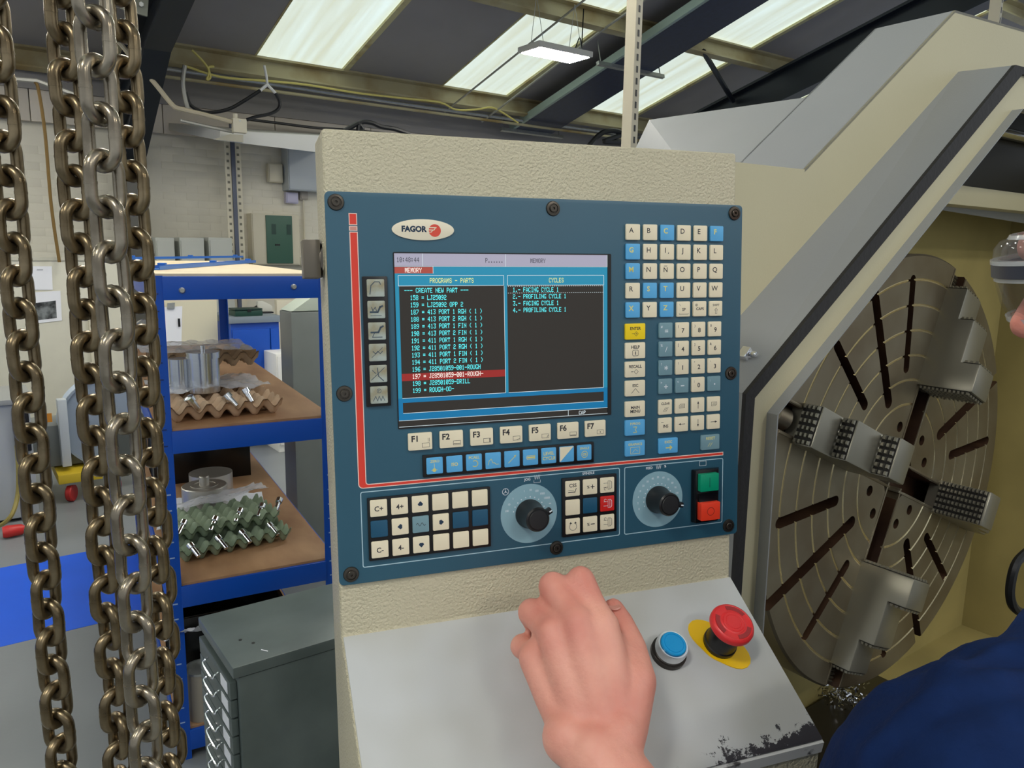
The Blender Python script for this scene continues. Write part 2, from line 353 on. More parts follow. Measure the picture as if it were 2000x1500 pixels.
# three grey lockers
for k, (x0, x1, wd) in enumerate(((303, 340, 'left'), (350, 398, 'middle'), (407, 453, 'right'))):
    a, b = F(x0, 464, 8.0), F(x1, 464, 8.0); w = (b - a).dot(M_); c = (a + b) / 2
    t = thing('steel_locker', 'grey steel locker at the wall, %s one of three' % wd, 'locker', FRM @ Matrix.Translation((c.dot(M_), 8.0, 0)), 'grey lockers along the wall')
    part('locker_body', MB().bb((-w / 2, 0, .02), (w / 2, .45, c.z)), mat('locker_grey', (182, 184, 176), .45), t, .006)
    part('locker_door', MB().bb((-w / 2 + .01, -.018, .08), (w / 2 - .01, -.001, c.z - .03)), mat('locker_grey', (182, 184, 176), .45), t, .004)
    part('locker_base', MB().bb((-w / 2 + .01, .01, 0), (w / 2 - .01, .44, .019)), m_black, t)
# pale partition with papers at the far left
PS = 6.6
t = thing('pale_partition', 'low pale partition board behind the left chain', 'partition', FRM @ Matrix.Translation(toM(F(70, 700, PS))))
c0 = F(70, 700, PS); pa, pb = F(-120, 508, PS), F(238, 514, PS)
w0, w1 = (pa - c0).dot(M_), (pb - c0).dot(M_); zt = pa.z - c0.z
part('panel', MB().bb((w0, 0, -c0.z + .02), (w1, .05, zt)), mat('partition_cream', (214, 210, 192), .55, var=.04), t, .004)
part('top_rail', MB().bb((w0, -.01, zt), (w1, .06, zt + .025)), mat('partition_rail', (200, 196, 178), .5), t)
part('edge_post', MB().bb((w1 - .26, -.03, -c0.z + .02), (w1 - .2, 0, zt * .55)), m_cream, t)
m_paper = mat('paper_white', (240, 240, 244), .7)
def paper(label, pts, extra=None, name='paper_sheet', s=PS - .004):
    c = F(sum(p[0] for p in pts) / 4, sum(p[1] for p in pts) / 4, s)
    t = thing(name, label, 'paper', loc_frame(c)); part('sheet', MB().prism([F(x, y, s) - c for x, y in pts], -A_ * .002), m_paper, t)
    return t, c
t, c = paper('white notice sheet pinned on the partition above the photo print', [(62, 520), (101, 520), (103, 566), (63, 566)])
part('print_line', MB().prism([F(x, y, PS - .007) - c for x, y in [(72, 526), (84, 526), (84, 528), (72, 528)]], -A_ * .001), mat('print_grey', (170, 170, 176), .7), t)
t, c = paper('white sheet with a dark photo print pinned on the partition', [(64, 571), (118, 568), (121, 626), (66, 632)])
part('photo_print', MB().prism([F(x, y, PS - .007) - c for x, y in [(68, 592), (109, 587), (111, 621), (70, 626)]], -A_ * .001), mat('photo_grey', (130, 134, 134), .6, rgb2=(28, 30, 30), vs=14, thr=(.4, .6)), t)
t, c = paper('white clipboard sheet hanging behind the rack post', [(320, 600), (356, 598), (354, 690), (322, 692)], s=6.396)
part('bulldog_clip', MB().prism([F(x, y, 6.39) - c for x, y in [(327, 592), (341, 591), (340, 603), (326, 603)]], -A_ * .012), m_galv, t)
part('black_marker', MB().prism([F(x, y, 6.39) - c for x, y in [(347, 622), (351, 622), (352, 638), (348, 638)]], -A_ * .01), m_black, t)
t = thing('display_board', 'cream board standing behind the clipboard at the rack', 'board', loc_frame(F(380, 700, 6.4)))
c = F(380, 700, 6.4); part('panel', MB().prism([F(x, y, 6.4) - c for x, y in [(300, 585), (423, 582), (428, 720), (300, 740)]], A_ * .03), mat('board_cream', (222, 214, 186), .6), t)
part('support', MB().cyl(F(380, 730, 6.42) - c, V((F(380, 730, 6.42).x, F(380, 730, 6.42).y, 0)) - c, .03, n=10), m_galv, t)
# ================================================================== blue cabinet and things on it
S6 = 6.2
c = F(500, 640, S6); a = F(450, 632, S6); b = F(545, 632, S6); w = (b - a).dot(M_); zt = a.z
mc = ((a + b) / 2).dot(M_)
t = thing('blue_cabinet', 'bright blue steel cabinet with a grey top behind the rack', 'cabinet', FRM @ Matrix.Translation((mc, S6, 0)))
part('cabinet_body', MB().bb((-w / 2, 0, .05), (w / 2, .5, zt)), m_blue, t, .006)
part('cabinet_door', MB().bb((-w / 2 + .01, -.02, .1), (w * .28, -.001, zt - .05)), m_blue, t, .004); part('cabinet_door', MB().bb((w * .3, -.02, .1), (w / 2 - .01, -.001, zt - .05)), m_blue, t, .004)
part('worktop', MB().bb((-w / 2 - .02, -.03, zt), (w / 2 + .02, .52, zt + .05)), mat('top_grey', (128, 138, 146), .45), t, .005)
part('plinth', MB().bb((-w / 2 + .02, .02, 0), (w / 2 - .02, .48, .049)), m_black, t)
g = thing('green_case', 'flat dark green case lying on the blue cabinet', 'case', FRM @ Matrix.Translation((((F(466, 620, S6) + F(512, 620, S6)) / 2).dot(M_), S6 + .12, zt + .05)))
part('case_body', MB().bb((-.11, -.09, 0), (.11, .09, .045)), mat('case_green', (22, 62, 50), .4), g, .006); part('case_lid', MB().bb((-.11, -.09, .047), (.11, .09, .06)), mat('case_lid_green', (16, 46, 38), .4), g, .004); part('case_latch', MB().bb((-.015, -.096, .035), (.015, -.091, .055)), m_black, g)
g = thing('bench_tool', 'pale grey tool with a black arm on the blue cabinet', 'tool', FRM @ Matrix.Translation((F(533, 620, S6).dot(M_) + .02, S6 + .3, zt + .05)))
part('tool_base', MB().bb((-.06, -.06, 0), (.07, .06, .012)), m_black, g, .003); part('tool_body', MB().prism([(-.05, -.03, .013), (.07, -.03, .013), (.07, -.03, .06), (.0, -.03, .1), (-.05, -.03, .1)], (0, .06, 0)), mat('tool_grey', (200, 198, 186), .4), g, .004); part('tool_arm', MB().tube([(-.05, 0, .06), (-.1, 0, .03), (-.13, 0, .006)], .007, 6), m_black, g)
# white cupboard and pillar behind
a = F(541, 760, 5.9); b = F(566, 690, 5.9); w = (b - a).dot(M_)
t = thing('white_cupboard', 'small white cupboard with a black knob beside the blue cabinet', 'cupboard', FRM @ Matrix.Translation((a.dot(M_), 5.9, 0)))
part('cupboard_body', MB().bb((0, 0, 0), (w + .25, .3, b.z)), m_white, t, .006); part('cupboard_door', MB().bb((.008, -.016, .06), (w + .2, -.001, b.z - .02)), m_white, t, .004)
part('knob', MB().lathe([(.0, 0), (.03, 0), (.03, .02), (0, .03)], Matrix.Translation((w * .8, -.016, F(561, 726, 5.9).z)) @ Matrix.Rotation(R(90), 4, 'X'), 14), m_black, t)
a = F(544, 690, 6.8); b = F(572, 585, 6.8)
t = thing('tall_panel', 'pale upright panel behind the white cupboard', 'panel', FRM @ Matrix.Translation((a.dot(M_), 6.8, 0)))
part('panel', MB().bb((0, 0, .02), ((b - a).dot(M_) + .02, .06, b.z)), m_cream, t, .004); part('foot', MB().bb((-.02, -.05, 0), ((b - a).dot(M_) + .04, .11, .019)), m_black, t)
# big grey machine cabinet right of the rack
S4 = 3.55
a = F(568, 610, S4); zt = a.z
t = thing('machine_cabinet', 'large grey machine cabinet with pale sloping top beside the rack', 'machine cabinet', FRM @ Matrix.Translation((a.dot(M_), S4, 0)))
m_mg = mat('machine_grey', (128, 134, 130), .42, var=.05)
part('cabinet_body', MB().prism([(0, 0, .03), (0, 0, zt), (0, .16, zt), (0, .16, .03)], (1.3, 0, 0)), m_mg, t, .008)
part('sloping_top', MB().prism([(.0, .0, zt + .002), (.18, .0, zt + .12), (1.3, .0, zt + .12), (1.3, .0, zt + .002)], (0, .16, 0)), mat('machine_pale_green', (196, 206, 190), .4), t, .01)
part('seam', MB().bb((-.004, .02, .05), (-.0005, .15, .058)), m_black, t); part('plinth', MB().bb((.03, .03, 0), (1.25, .14, .029)), m_black, t)
# ================================================================== blue shelving rack
RY = R(2.4)
RKX = V((math.cos(RY), math.sin(RY), 0)); RKY = V((-math.sin(RY), math.cos(RY), 0))
RKF = frame(V((.053, 2.434, 0)), RKX, RKY, Z_)
rack = thing('shelving_rack', 'bright blue boltless shelving rack with chipboard shelves left of the console', 'shelving', RKF)
RW_, RL = .53, 2.1
SH = (1.532, 1.075, .585, .10)
m_chip = mat('chipboard', (176, 138, 100), .65, rgb2=(140, 100, 68), vs=9, thr=(.3, .75), stretch=(1, .4, 1))
m_chip_top = mat('chipboard_pale', (206, 190, 160), .65, var=.08, vs=14)
for x, y in ((0, 0), (RW_ - .042, 0), (0, RL - .042), (RW_ - .042, RL - .042)):
    sx = 1 if x == 0 else -1; sy = 1 if y == 0 else -1
    x0 = x if sx > 0 else x + .042; y0 = y if sy > 0 else y + .042
    po = part('post', MB().bb((min(x0, x0 + sx * .042), min(y0, y0 + sy * .003), 0), (max(x0, x0 + sx * .042), max(y0, y0 + sy * .003), SH[0] + .002)).bb((min(x0, x0 + sx * .003), min(y0, y0 + sy * .042), 0), (max(x0, x0 + sx * .003), max(y0, y0 + sy * .042), SH[0] + .002)), m_blue, rack)
    if y == 0:
        for q in range(30):
            part('slot', MB().bb((x0 + sx * .021 - .007, -.0012, .03 + q * .05), (x0 + sx * .021 + .007, -.0004, .034 + q * .05)), mat('slot_pale' if q < 18 else 'slot_navy', (150, 176, 214) if q < 18 else (0, 40, 104), .5), po)
for k, z in enumerate(SH):
    part('end_beam', MB().prism([(.04, -.004, z - .068), (.04, -.004, z), (.04, .03, z), (.04, .03, z - .01), (.04, .002, z - .012), (.04, .002, z - .068)], (RW_ - .08, 0, 0)), m_blue, rack, .001)
    part('end_beam', MB().bb((.04, RL - .004, z - .068), (RW_ - .04, RL + .002, z)), m_blue, rack)
    for x in (.0, RW_ - .006): part('side_beam', MB().bb((x, .042, z - .068), (x + .006, RL - .042, z)), m_blue, rack, .001)
    part('shelf_board', MB().bb((.006, .006, z - .008), (RW_ - .008, RL - .006, z + .008)), m_chip_top if k == 0 else m_chip, rack, .001)
for x in (.118 - .053 + .0, .42):
    pass
for px, py in ((355, 567), (573, 560)):
    q = RKF.inverted() @ onP(px, py, V((.053, 2.434, 0)), RKY)
    part('bolt', MB().lathe([(0, .009), (.006, .009), (.009, .004), (.009, 0)], Matrix.Translation((q.x, -.004, q.z)) @ Matrix.Rotation(R(90), 4, 'X'), 14), m_galv, rack)
def RK(x, y, z): return RKF @ V((x, y, z))
# spare blue beams on the top shelf
def spare(px0, py0, px1, py1, label, zz, w=.05):
    a = onZ(px0, py0, zz); b = onZ(px1, py1, zz); d = b - a; L = d.length; x = d.normalized(); y = Z_.cross(x)
    t = thing('spare_beam', label, 'shelf beam', frame(a, x, y, Z_), 'spare beams on the rack top')
    part('channel', MB().prism([(0, -.02, 0), (0, .02, 0), (0, .02, .013), (0, .017, .013), (0, .017, .003), (0, -.017, .003), (0, -.017, .013), (0, -.02, .013)], (L, 0, 0)), mat('beam_blue_light', (44, 108, 190), .35), t)
    for k in (.06, .5, .94): part('lug', MB().bb((L * k - .012, -.012, .013), (L * k + .012, .012, .021)), mat('beam_blue_light', (44, 108, 190), .35), t, .002)
spare(300, 527, 492, 513, 'loose blue shelf beam lying slanted on the rack top, the nearer one', SH[0] + .009)
spare(240, 507, 470, 503, 'loose blue shelf beam lying at the far end of the rack top', SH[0] + .009)
# ------------------------------------------------------------------ egg trays
def egg_tray(label, mtx, nx, ny, mcol, group, p=.047, h=.04):
    t = thing('egg_tray', label, 'egg tray', mtx, group); w, d = nx * p, ny * p
    def fn(u, v, dz=0):
        x, y = u * w, v * d
        f = (math.cos(2 * math.pi * x / p) + math.cos(2 * math.pi * y / p)) / 2
        z = h / 2 + h / 2 * max(-1, min(1, f * 1.25))
        return (x - w / 2, y - d / 2, z + dz)
    mb = MB(); k = 8
    mb.grid(lambda u, v: fn(u, v, .003), nx * k, ny * k).grid(lambda u, v: fn(u, v, 0), nx * k, ny * k)
    part('pulp_tray', mb, mcol, t, ang=60); return t
m_pulp = mat('paper_pulp_beige', (206, 178, 148), .85, var=.08, vs=30, bump=.4, bs=150)
m_pulpg = mat('paper_pulp_green', (150, 166, 140), .85, var=.08, vs=30, bump=.4, bs=150)
m_pulpb = mat('paper_pulp_brown', (172, 146, 116), .85, var=.08, vs=30, bump=.4, bs=150)
m_al = mat('aluminium_turned', (214, 218, 224), .22, 1, var=.05, vs=20, stretch=(1, 1, 30))
m_steel = mat('steel_turned', (196, 192, 184), .42, .85, var=.08, vs=10)
m_chrome = mat('chrome', (226, 228, 232), .12, 1)
m_film = clear('clear_film', (235, 238, 245), .38, .12)
def rk_from_px(px, py, z): return RKF.inverted() @ onZ(px, py, z)
def RM(x, y, z, rot=0): return RKF @ Matrix.Translation((x, y, z)) @ Matrix.Rotation(R(rot), 4, 'Z')
z2 = SH[1] + .008; z3 = SH[2] + .008
egg_tray('beige egg tray at the front of the middle shelf', RM(.205, .22, z2, 4), 6, 5, m_pulp, 'egg trays on the rack', .058, .05)
egg_tray('brown egg tray stacked on top at the back of the middle shelf', RM(.2, .52, z2 + .115, 3), 6, 4, m_pulpb, 'egg trays on the rack', .058, .05)
egg_tray('brown egg tray lying under the film-wrapped one on the middle shelf', RM(.19, .55, z2, 3), 6, 4, m_pulpb, 'egg trays on the rack', .058, .05)
egg_tray('green egg tray lowest of the two on the lower shelf', RM(.225, .30, z3, 9), 8, 5, m_pulpg, 'egg trays on the rack', .047, .045)
egg_tray('green egg tray upper of the two on the lower shelf', RM(.2, .36, z3 + .05, 9), 8, 5, m_pulpg, 'egg trays on the rack', .047, .045)
def film(label, mtx, w, d, seed, mm=None):
    rnd = random.Random(seed); ph = [rnd.uniform(0, 6) for _ in range(6)]
    def fn(u, v):
        x, y = (u - .5) * w, (v - .5) * d
        return (x, y, .008 * math.sin(9 * u + ph[0] + 3 * v) * math.sin(7 * v + ph[1]) + .004 * math.sin(31 * u + ph[2]) * math.sin(23 * v + ph[3]) + .01)
    o = part('plastic_sheet', MB().grid(fn, 24, 16).grid(lambda u, v: tuple(V(fn(u, v)) + V((0, 0, .0006))), 24, 16), mm or m_film); o.matrix_world = mtx
    return tag(o, label, 'sheet')
film('clear plastic sheet over the front beige egg tray', RM(.19, .36, z2 + .062, 6), .36, .26, 1)
film('clear plastic sheet over the stacked brown egg tray', RM(.17, .53, z2 + .172, 2), .36, .3, 2)
film('crumpled clear sheet under the round steel part', RM(.22, .62, z3 + .012, -8), .38, .34, 3, mat('paper_bluewhite', (224, 228, 238), .6))
film('clear plastic wrap laid over the green egg trays', RM(.24, .5, z3 + .1, 24), .34, .1, 5)
def turned(label, mtx, prof, mm=None, cat='turned part', name='turned_part', extra=None):
    t = thing(name, label, cat, mtx); part('body', MB().lathe(prof, None, 36), mm or m_al, t, 0)
    for nm, pr, m2 in extra or []: part(nm, MB().lathe(pr, None, 28), m2, t)
    return t
turned('tall shiny aluminium cylinder standing on the front beige tray', RM(.175, .3, z2 + .054), [(0, 0), (.05, 0), (.05, .115), (.054, .115), (.054, .135), (.034, .135), (.034, .1355), (.0, .136)], extra=[('pin', [(0, .1362), (.007, .1362), (.007, .155), (0, .155)], m_chrome)])
turned('second aluminium cylinder half hidden behind the tall shiny one', RM(.105, .34, z2 + .054), [(0, 0), (.036, 0), (.036, .11), (0, .11)])
turned('bright aluminium ring standing behind the rack post', frame(RK(.035, .68, z2 + .22), RKX, Z_, -RKY), [(.03, -.02), (.05, -.02), (.05, .02), (.03, .02), (.03, -.02)])
turned('round steel flange with a short stub shaft on the lower shelf', RM(*rk_from_px(402, 1000, z3 + .022)[:2], z3 + .022), [(0, 0), (.08, 0), (.082, .004), (.082, .105), (.079, .108), (.018, .108), (.018, .14), (.015, .144), (0, .144)], m_steel, extra=[('spigot_ring', [(.04, .1085), (.05, .1085), (.05, .111), (.04, .111), (.04, .1085)], m_steel)])
turned('plain steel disc behind the round flange on the lower shelf', RM(rk_from_px(402, 1000, z3)[0] + .05, rk_from_px(402, 1000, z3)[1] + .2, z3 + .022), [(0, 0), (.085, 0), (.085, .08), (0, .08)], m_steel)
def pin(label, mtx, L=.06, r=.008):
    t = thing('chrome_pin', label, 'pin', mtx, 'chrome pins in the egg trays')
    part('shank', MB().lathe([(0, 0), (r * .8, 0), (r, .002), (r, L * .7), (0, L * .7)], None, 14), m_chrome, t); part('head', MB().lathe([(0, L * .7 + .0002), (r * 1.5, L * .7 + .0002), (r * 1.5, L), (r * .6, L + .002), (0, L + .002)], None, 14), m_chrome, t)
def tilt(x, y, z, az, ti): return RM(x, y, z) @ Matrix.Rotation(R(az), 4, 'Z') @ Matrix.Rotation(R(ti), 4, 'Y')
pins = [(.13, .12, z2 + .03, 200, 35), (.245, .115, z2 + .03, 160, 40), (.3, .16, z2 + .03, 140, 30)]
lab = ['left', 'middle', 'right']
for k, p_ in enumerate(pins): pin('%s chrome pin in the front beige egg tray' % lab[k], tilt(*p_), .05, .011)
gp = [(.06, .2), (.16, .19), (.25, .24), (.33, .26), (.4, .3)]
for k, (x, y) in enumerate(gp): pin('%s chrome pin from the post in the upper green egg tray' % ('first', 'second', 'third', 'fourth', 'fifth')[k], tilt(x, y + .04, z3 + .075, 60, 62), .06, .008)
gp = [(.11, .16), (.2, .19), (.28, .21), (.38, .24)]
for k, (x, y) in enumerate(gp): pin('%s chrome pin from the post in the lower green egg tray' % ('first', 'second', 'third', 'fourth')[k], tilt(x, y - .03, z3 + .03, 120, 55), .055, .008)
# black crates at the back of the lower shelf
t = thing('black_crate', 'black plastic crate at the back of the lower shelf', 'crate', RM(.25, 1.25, z3))
part('crate_wall', MB().bb((-.2, -.15, 0), (.2, -.14, .3)).bb((-.2, .14, 0), (.2, .15, .3)).bb((-.2, -.14, 0), (-.19, .14, .3)).bb((.19, -.14, 0), (.2, .14, .3)), m_blackgloss, t, .002)
part('crate_base', MB().bb((-.19, -.139, 0), (.19, .139, .008)), m_blackgloss, t); part('crate_rim', MB().bb((-.21, -.16, .3), (.21, -.14, .315)), mat('rim_grey', (58, 60, 64), .4), t, .003)
part('crate_label', MB().bb((.14, -.153, .16), (.18, -.151, .2)), m_paper, t)
t = thing('black_crate', 'black tray under the lower shelf behind the drawer cabinet', 'crate', RM(.2, .35, SH[3] + .008))
part('crate_wall', MB().bb((-.18, -.2, 0), (.18, -.19, .3)).bb((-.18, .19, 0), (.18, .2, .3)).bb((-.18, -.19, 0), (-.17, .19, .3)).bb((.17, -.19, 0), (.18, .19, .3)), m_blackgloss, t, .002); part('crate_base', MB().bb((-.17, -.19, 0), (.17, .19, .008)), m_blackgloss, t)
film('white paper sheet on the bottom shelf beside the drawer cabinet', RM(.1, .08, SH[3] + .29, 10) @ Matrix.Rotation(R(-30), 4, 'X'), .2, .2, 9, m_paper)
t = thing('paint_tin', 'round tin standing on the bottom shelf beside the drawer cabinet', 'tin', RM(.09, .06, SH[3] + .008))
part('tin_body', MB().lathe([(0, 0), (.05, 0), (.05, .16), (0, .16)], None, 24), mat('tin_beige', (150, 142, 128), .4), t); part('tin_rim', MB().lathe([(.046, .1605), (.052, .1605), (.052, .168), (.046, .168), (.046, .1605)], None, 24), m_galv, t)
# ================================================================== drawer cabinet
a0 = at(454, 1304, 1.64); cz = a0.z
DCF = FRM @ Matrix.Translation((.416, 1.566, 0)); DW, DD = .275, .42      # drawers face -m
dc = thing('drawer_cabinet', 'dark grey steel drawer cabinet with chrome wire pulls below the console', 'drawer cabinet', DCF)
m_dc = mat('cabinet_darkgrey', (92, 102, 100), .36, rgb2=(72, 82, 80), vs=5, thr=(.35, .65))
part('cabinet_body', MB().bb((.012, 0, .03), (DD, DW, cz - .028)), m_dc, dc, .003)
lid_ = part('cabinet_top', MB().bb((0, -.004, cz - .026), (DD + .004, DW + .004, cz)), m_dc, dc, .003)
part('plinth', MB().bb((.03, .02, 0), (DD - .02, DW - .02, .029)), m_black, dc)
for x, y in ((.05, .11), (.07, .08)): part('screw_hole', MB().cyl((x, y, cz), (x, y, cz + .0006), .004, n=10), m_black, lid_)
part('scratch', MB().tube([(.075, .04, cz + .0003), (.085, .025, cz + .0003)], .0012, 4), m_paper, lid_)
m_lab = mat('label_white', (222, 224, 230), .6)
dr = MB().bb((-.004, .012, -.02), (.011, DW - .012, .02)).mesh('drawer', m_dc, .002)
hn = MB().tube(catmull([(-.004, .1, .004), (-.012, .1, .0), (-.018, .104, -.007), (-.018, .176, -.007), (-.012, .18, .0), (-.004, .18, .004)], 4), .0025, 6).mesh('wire_pull', m_chrome)
lb = MB().bb((-.0055, .03, -.013), (-.0042, .08, .013)).mesh('label_card', m_lab)
k = 0; z = cz - .062
while z > .05:
    d_ = obj('drawer', dr, dc, (0, 0, z)); obj('wire_pull', hn, d_); obj('label_card', lb, d_); z -= .0435
# ================================================================== machine with round guard (left background)
SL = 5.6
base = F(165, 1000, SL); bz = base.z
t = thing('disc_sander', 'pale blue machine with large round guard on a wheeled yellow base', 'machine', FRM @ Matrix.Translation((F(170, 850, SL).dot(M_), SL, 0)))
cm = F(170, 850, SL).dot(M_)
def lm(px, py, s=SL): q = F(px, py, s); return (q.dot(M_) - cm, s - SL, q.z)
m_pb = mat('pale_blue_paint', (184, 198, 218), .4)
cx, _, czz = lm(215, 820); rr = abs(lm(112, 820)[0] - cx)
gz = Matrix.Translation((cx, .1, czz)) @ Matrix.Rotation(R(90), 4, 'X')
part('round_guard', MB().lathe([(0, 0), (rr, 0), (rr, .12), (rr * .93, .14), (0, .14)], gz, 48), m_pb, t, 0)
part('guard_rim', MB().lathe([(rr * .96, .141), (rr * 1.01, .141), (rr * 1.01, .155), (rr * .96, .155), (rr * .96, .141)], gz, 48), mat('guard_edge', (140, 152, 166), .4), t)
part('dark_opening', MB().lathe([(0, .141), (rr * .55, .141), (rr * .55, .145), (0, .145)], Matrix.Translation((cx + .12, .1, czz - .12)) @ Matrix.Rotation(R(90), 4, 'X'), 32), mat('shadow_grey', (84, 88, 84), .6), t)  # plain dark grey disc set on the guard front
part('column', MB().bb((lm(118, 900)[0], -.12, .22), (lm(136, 900)[0], -.04, lm(118, 775)[2])), mat('column_pale', (186, 192, 196), .45), t, .006)
part('body_box', MB().bb((lm(60, 900)[0], .0, .2), (lm(240, 900)[0], .35, czz)), mat('machine_mid_grey', (120, 124, 122), .5), t, .01)
part('base_frame', MB().bb((lm(105, 900)[0], -.2, .13), (lm(190, 900)[0], .3, .19)), mat('base_yellow', (206, 176, 40), .5), t, .006)
for k, dx in enumerate((lm(140, 1025)[0], lm(225, 1025)[0])):
    wv = part('castor_wheel', MB().lathe([(0, -.018), (.05, -.018), (.055, -.012), (.055, .012), (.05, .018), (0, .018)], Matrix.Translation((dx, -.15, .055)) @ Matrix.Rotation(R(60), 4, 'Z') @ Matrix.Rotation(R(90), 4, 'X'), 24), mat('wheel_red', (176, 40, 36), .45), t)
    part('castor_fork', MB().bb((dx - .03, -.18, .113), (dx + .03, -.12, .128)), m_galv, wv)
part('orange_sticker', MB().bb((lm(88, 815)[0], -.145, lm(88, 822)[2]), (lm(100, 815)[0], -.142, lm(88, 805)[2])).xf(Matrix.Translation((0, .09, 0))), mat('sticker_orange', (228, 150, 50), .5), t)
t = thing('side_cabinet', 'pale grey machine stand at the far left edge', 'cabinet', FRM @ Matrix.Translation((F(20, 900, 5.2).dot(M_), 5.2, 0)))
zc = F(20, 790, 5.2).z
part('stand_body', MB().bb((-.5, 0, .02), (.12, .5, zc)), mat('stand_grey', (170, 174, 176), .45), t, .008); part('stand_top', MB().bb((-.52, -.02, zc), (.14, .52, zc + .03)), mat('stand_top', (150, 152, 150), .5), t, .004); part('switch', MB().bb((.03, -.03, zc - .28), (.11, -.001, zc - .02)), m_black, t, .005); part('stand_foot', MB().bb((-.45, .03, 0), (.1, .45, .019)), m_black, t)
tag(part('power_lead', MB().tube(catmull([F(33, 870, 5.1), F(36, 920, 5.1), F(34, 970, 5.1), F(20, 1010, 5.05), onZ(-10, 1030, .012), onZ(-60, 1035, .012)], 5), .012, 6), mat('lead_yellowgrey', (150, 136, 70), .5)), 'yellow-grey power lead trailing down the stand at far left', 'cable')
tag(part('red_plug', MB().lathe([(0, 0), (.03, 0), (.035, .02), (.03, .09), (.015, .11), (.012, .18), (0, .18)], frame(onZ(5, 1040, .036), M_, Z_, M_.cross(Z_)) @ Matrix.Rotation(R(90), 4, 'Y'), 14), mat('plug_red', (196, 44, 40), .4)), 'red plug lying on the grey floor at the far left', 'plug')
# ================================================================== lathe: guard and headstock cover
m_lathe = mat('lathe_cream', (202, 194, 160), .38, var=.03, vs=3, bump=.12, bs=500)
m_latheg = mat('lathe_grey_top', (152, 154, 154), .4, var=.03, vs=4, bump=.1, bs=500)
S1, S2 = .68, .60
G0 = W(.9, S1, 0)
guard = thing('lathe_guard', 'cream and grey sheet metal guard of the lathe right of the console', 'machine guard', loc_frame(G0))
def g1(px, py, s=S1): return F(px, py, s) - G0
outer = [(1330, 305), (1572, 331), (1866, 20), (2300, 145)]
inner = [(1215, 895), (1340, 735), (1872, 140), (2300, 268)]
def strip(pa, pb, s, th, sb=None):
    mb = MB()
    for i in range(len(pa) - 1):
        p = [g1(*pa[i], s), g1(*pa[i + 1], s), g1(*pb[i + 1], sb or s), g1(*pb[i], sb or s)]
        mb.hexa([q for q in p] + [q + A_ * th for q in p])
    return mb
mb = strip(outer, inner, S1, .004)
lowl = [g1(1330, 305), g1(1215, 895), V((g1(1215, 895).x, g1(1215, 895).y, 0)), V((g1(1330, 305).x - .05, g1(1330, 305).y, 0))]
part('front_plate', mb, m_lathe, guard, smooth=False)
# sloping cover behind the front plate edge
def shift(p, d, dz=0): return p + A_ * d + Z_ * dz
po = [g1(*q) for q in outer]
mb = MB()
back = [.14, .14, .14, .14]
for i in range(1, 3):
    q = [po[i], po[i + 1], shift(po[i + 1], .14), shift(po[i], .14)]
    mb.hexa([v - Z_ * .004 for v in q] + q)
part('sloping_hood', mb, m_latheg, guard, smooth=False)
# rear headstock cover: lower sloping panel with a flat top further back
a = W(toM(F(1456, 318, S1 + .14))[0], S1 + .14, toM(F(1456, 318, S1 + .14))[2]) - G0
b = F(1588, 188, S1 + .14) - G0
dirv = (b - a)
c1 = F(1268, 234, 1.35) - G0; c0 = F(1205, 285, 1.35) - G0
low = a - dirv * .5
mb = MB().hexa([low - Z_ * .005, b - Z_ * .005, c1 - Z_ * .005, c0 - Z_ * .005 - V((0, 0, .1)), low, b, c1, c0 - V((0, 0, .1))])
part('headstock_cover', mb, m_latheg, guard, smooth=False)
top = [b, b + M_ * 1.3, c1 + M_ * 1.3, c1]
part('cover_top', MB().hexa([q - Z_ * .005 for q in top] + top), m_latheg, guard, smooth=False)
part('cover_back', MB().hexa([c0 - Z_ * .2, c1 - Z_ * .9, c1 + M_ * 1.3 - Z_ * .9, c1 + M_ * 1.3, c0 - Z_ * .2 + A_ * .004, c1 - Z_ * .9 + A_ * .004, c1 + M_ * 1.3 - Z_ * .9 + A_ * .004, c1 + M_ * 1.3 + A_ * .004]), m_latheg, guard, smooth=False)
part('left_side_cover', MB().hexa([po[0], low, c0 - V((0, 0, .1)), c0 - Z_ * .3, po[0] - M_ * .005, low - M_ * .005, c0 - V((0, 0, .1)) - M_ * .005, c0 - Z_ * .3 - M_ * .005]), m_latheg, guard, smooth=False)
# door frame standing proud of the plate
fo = [(1405, 1500), (1450, 768), (1976, 128), (2300, 210)]
pin_ = [g1(*q) for q in ((1300, 1500), inner[1], inner[2], inner[3])]
pf = [g1(*q, S2) for q in fo]
mb = MB()
for i in range(len(pf) - 1):
    q = [pf[i], pf[i + 1], pin_[i + 1], pin_[i]]
    mb.hexa([v - Z_ * .004 - (M_ * -.003) for v in q] + q)
part('frame_side', mb, m_latheg, guard, smooth=False)
def offs(pa, dx, dy): return [(x + dx, y + dy) for x, y in pa]
seal_in = [(1418, 1500), (1467, 776), (1990, 146), (2300, 232)]
mb = MB()
for i in range(3):
    p = [g1(*fo[i], S2), g1(*fo[i + 1], S2), g1(*seal_in[i + 1], S2), g1(*seal_in[i], S2)]
    mb.hexa([q - A_ * .006 for q in p] + [q + A_ * .004 for q in p])
part('rubber_seal', mb, mat('seal_black', (34, 32, 32), .6, bump=.4, bs=120), guard, smooth=False)
lip_in = [(1452, 1500), (1498, 806), (1977, 215), (2300, 290)]
mb = MB()
for i in range(3):
    p = [g1(*seal_in[i], S2), g1(*seal_in[i + 1], S2), g1(*lip_in[i + 1], S2), g1(*lip_in[i], S2)]
    mb.hexa([q for q in p] + [q + A_ * .004 for q in p])
part('door_flange', mb, m_lathe, guard, smooth=False)
mb = MB()
pl = [g1(*q, S2) for q in lip_in]; pn = [q - A_ * .016 for q in pl]
pl2 = [q + (M_ - Z_ * .0).normalized() * .0025 for q in pl]; pn2 = [q + M_ * .0025 for q in pn]
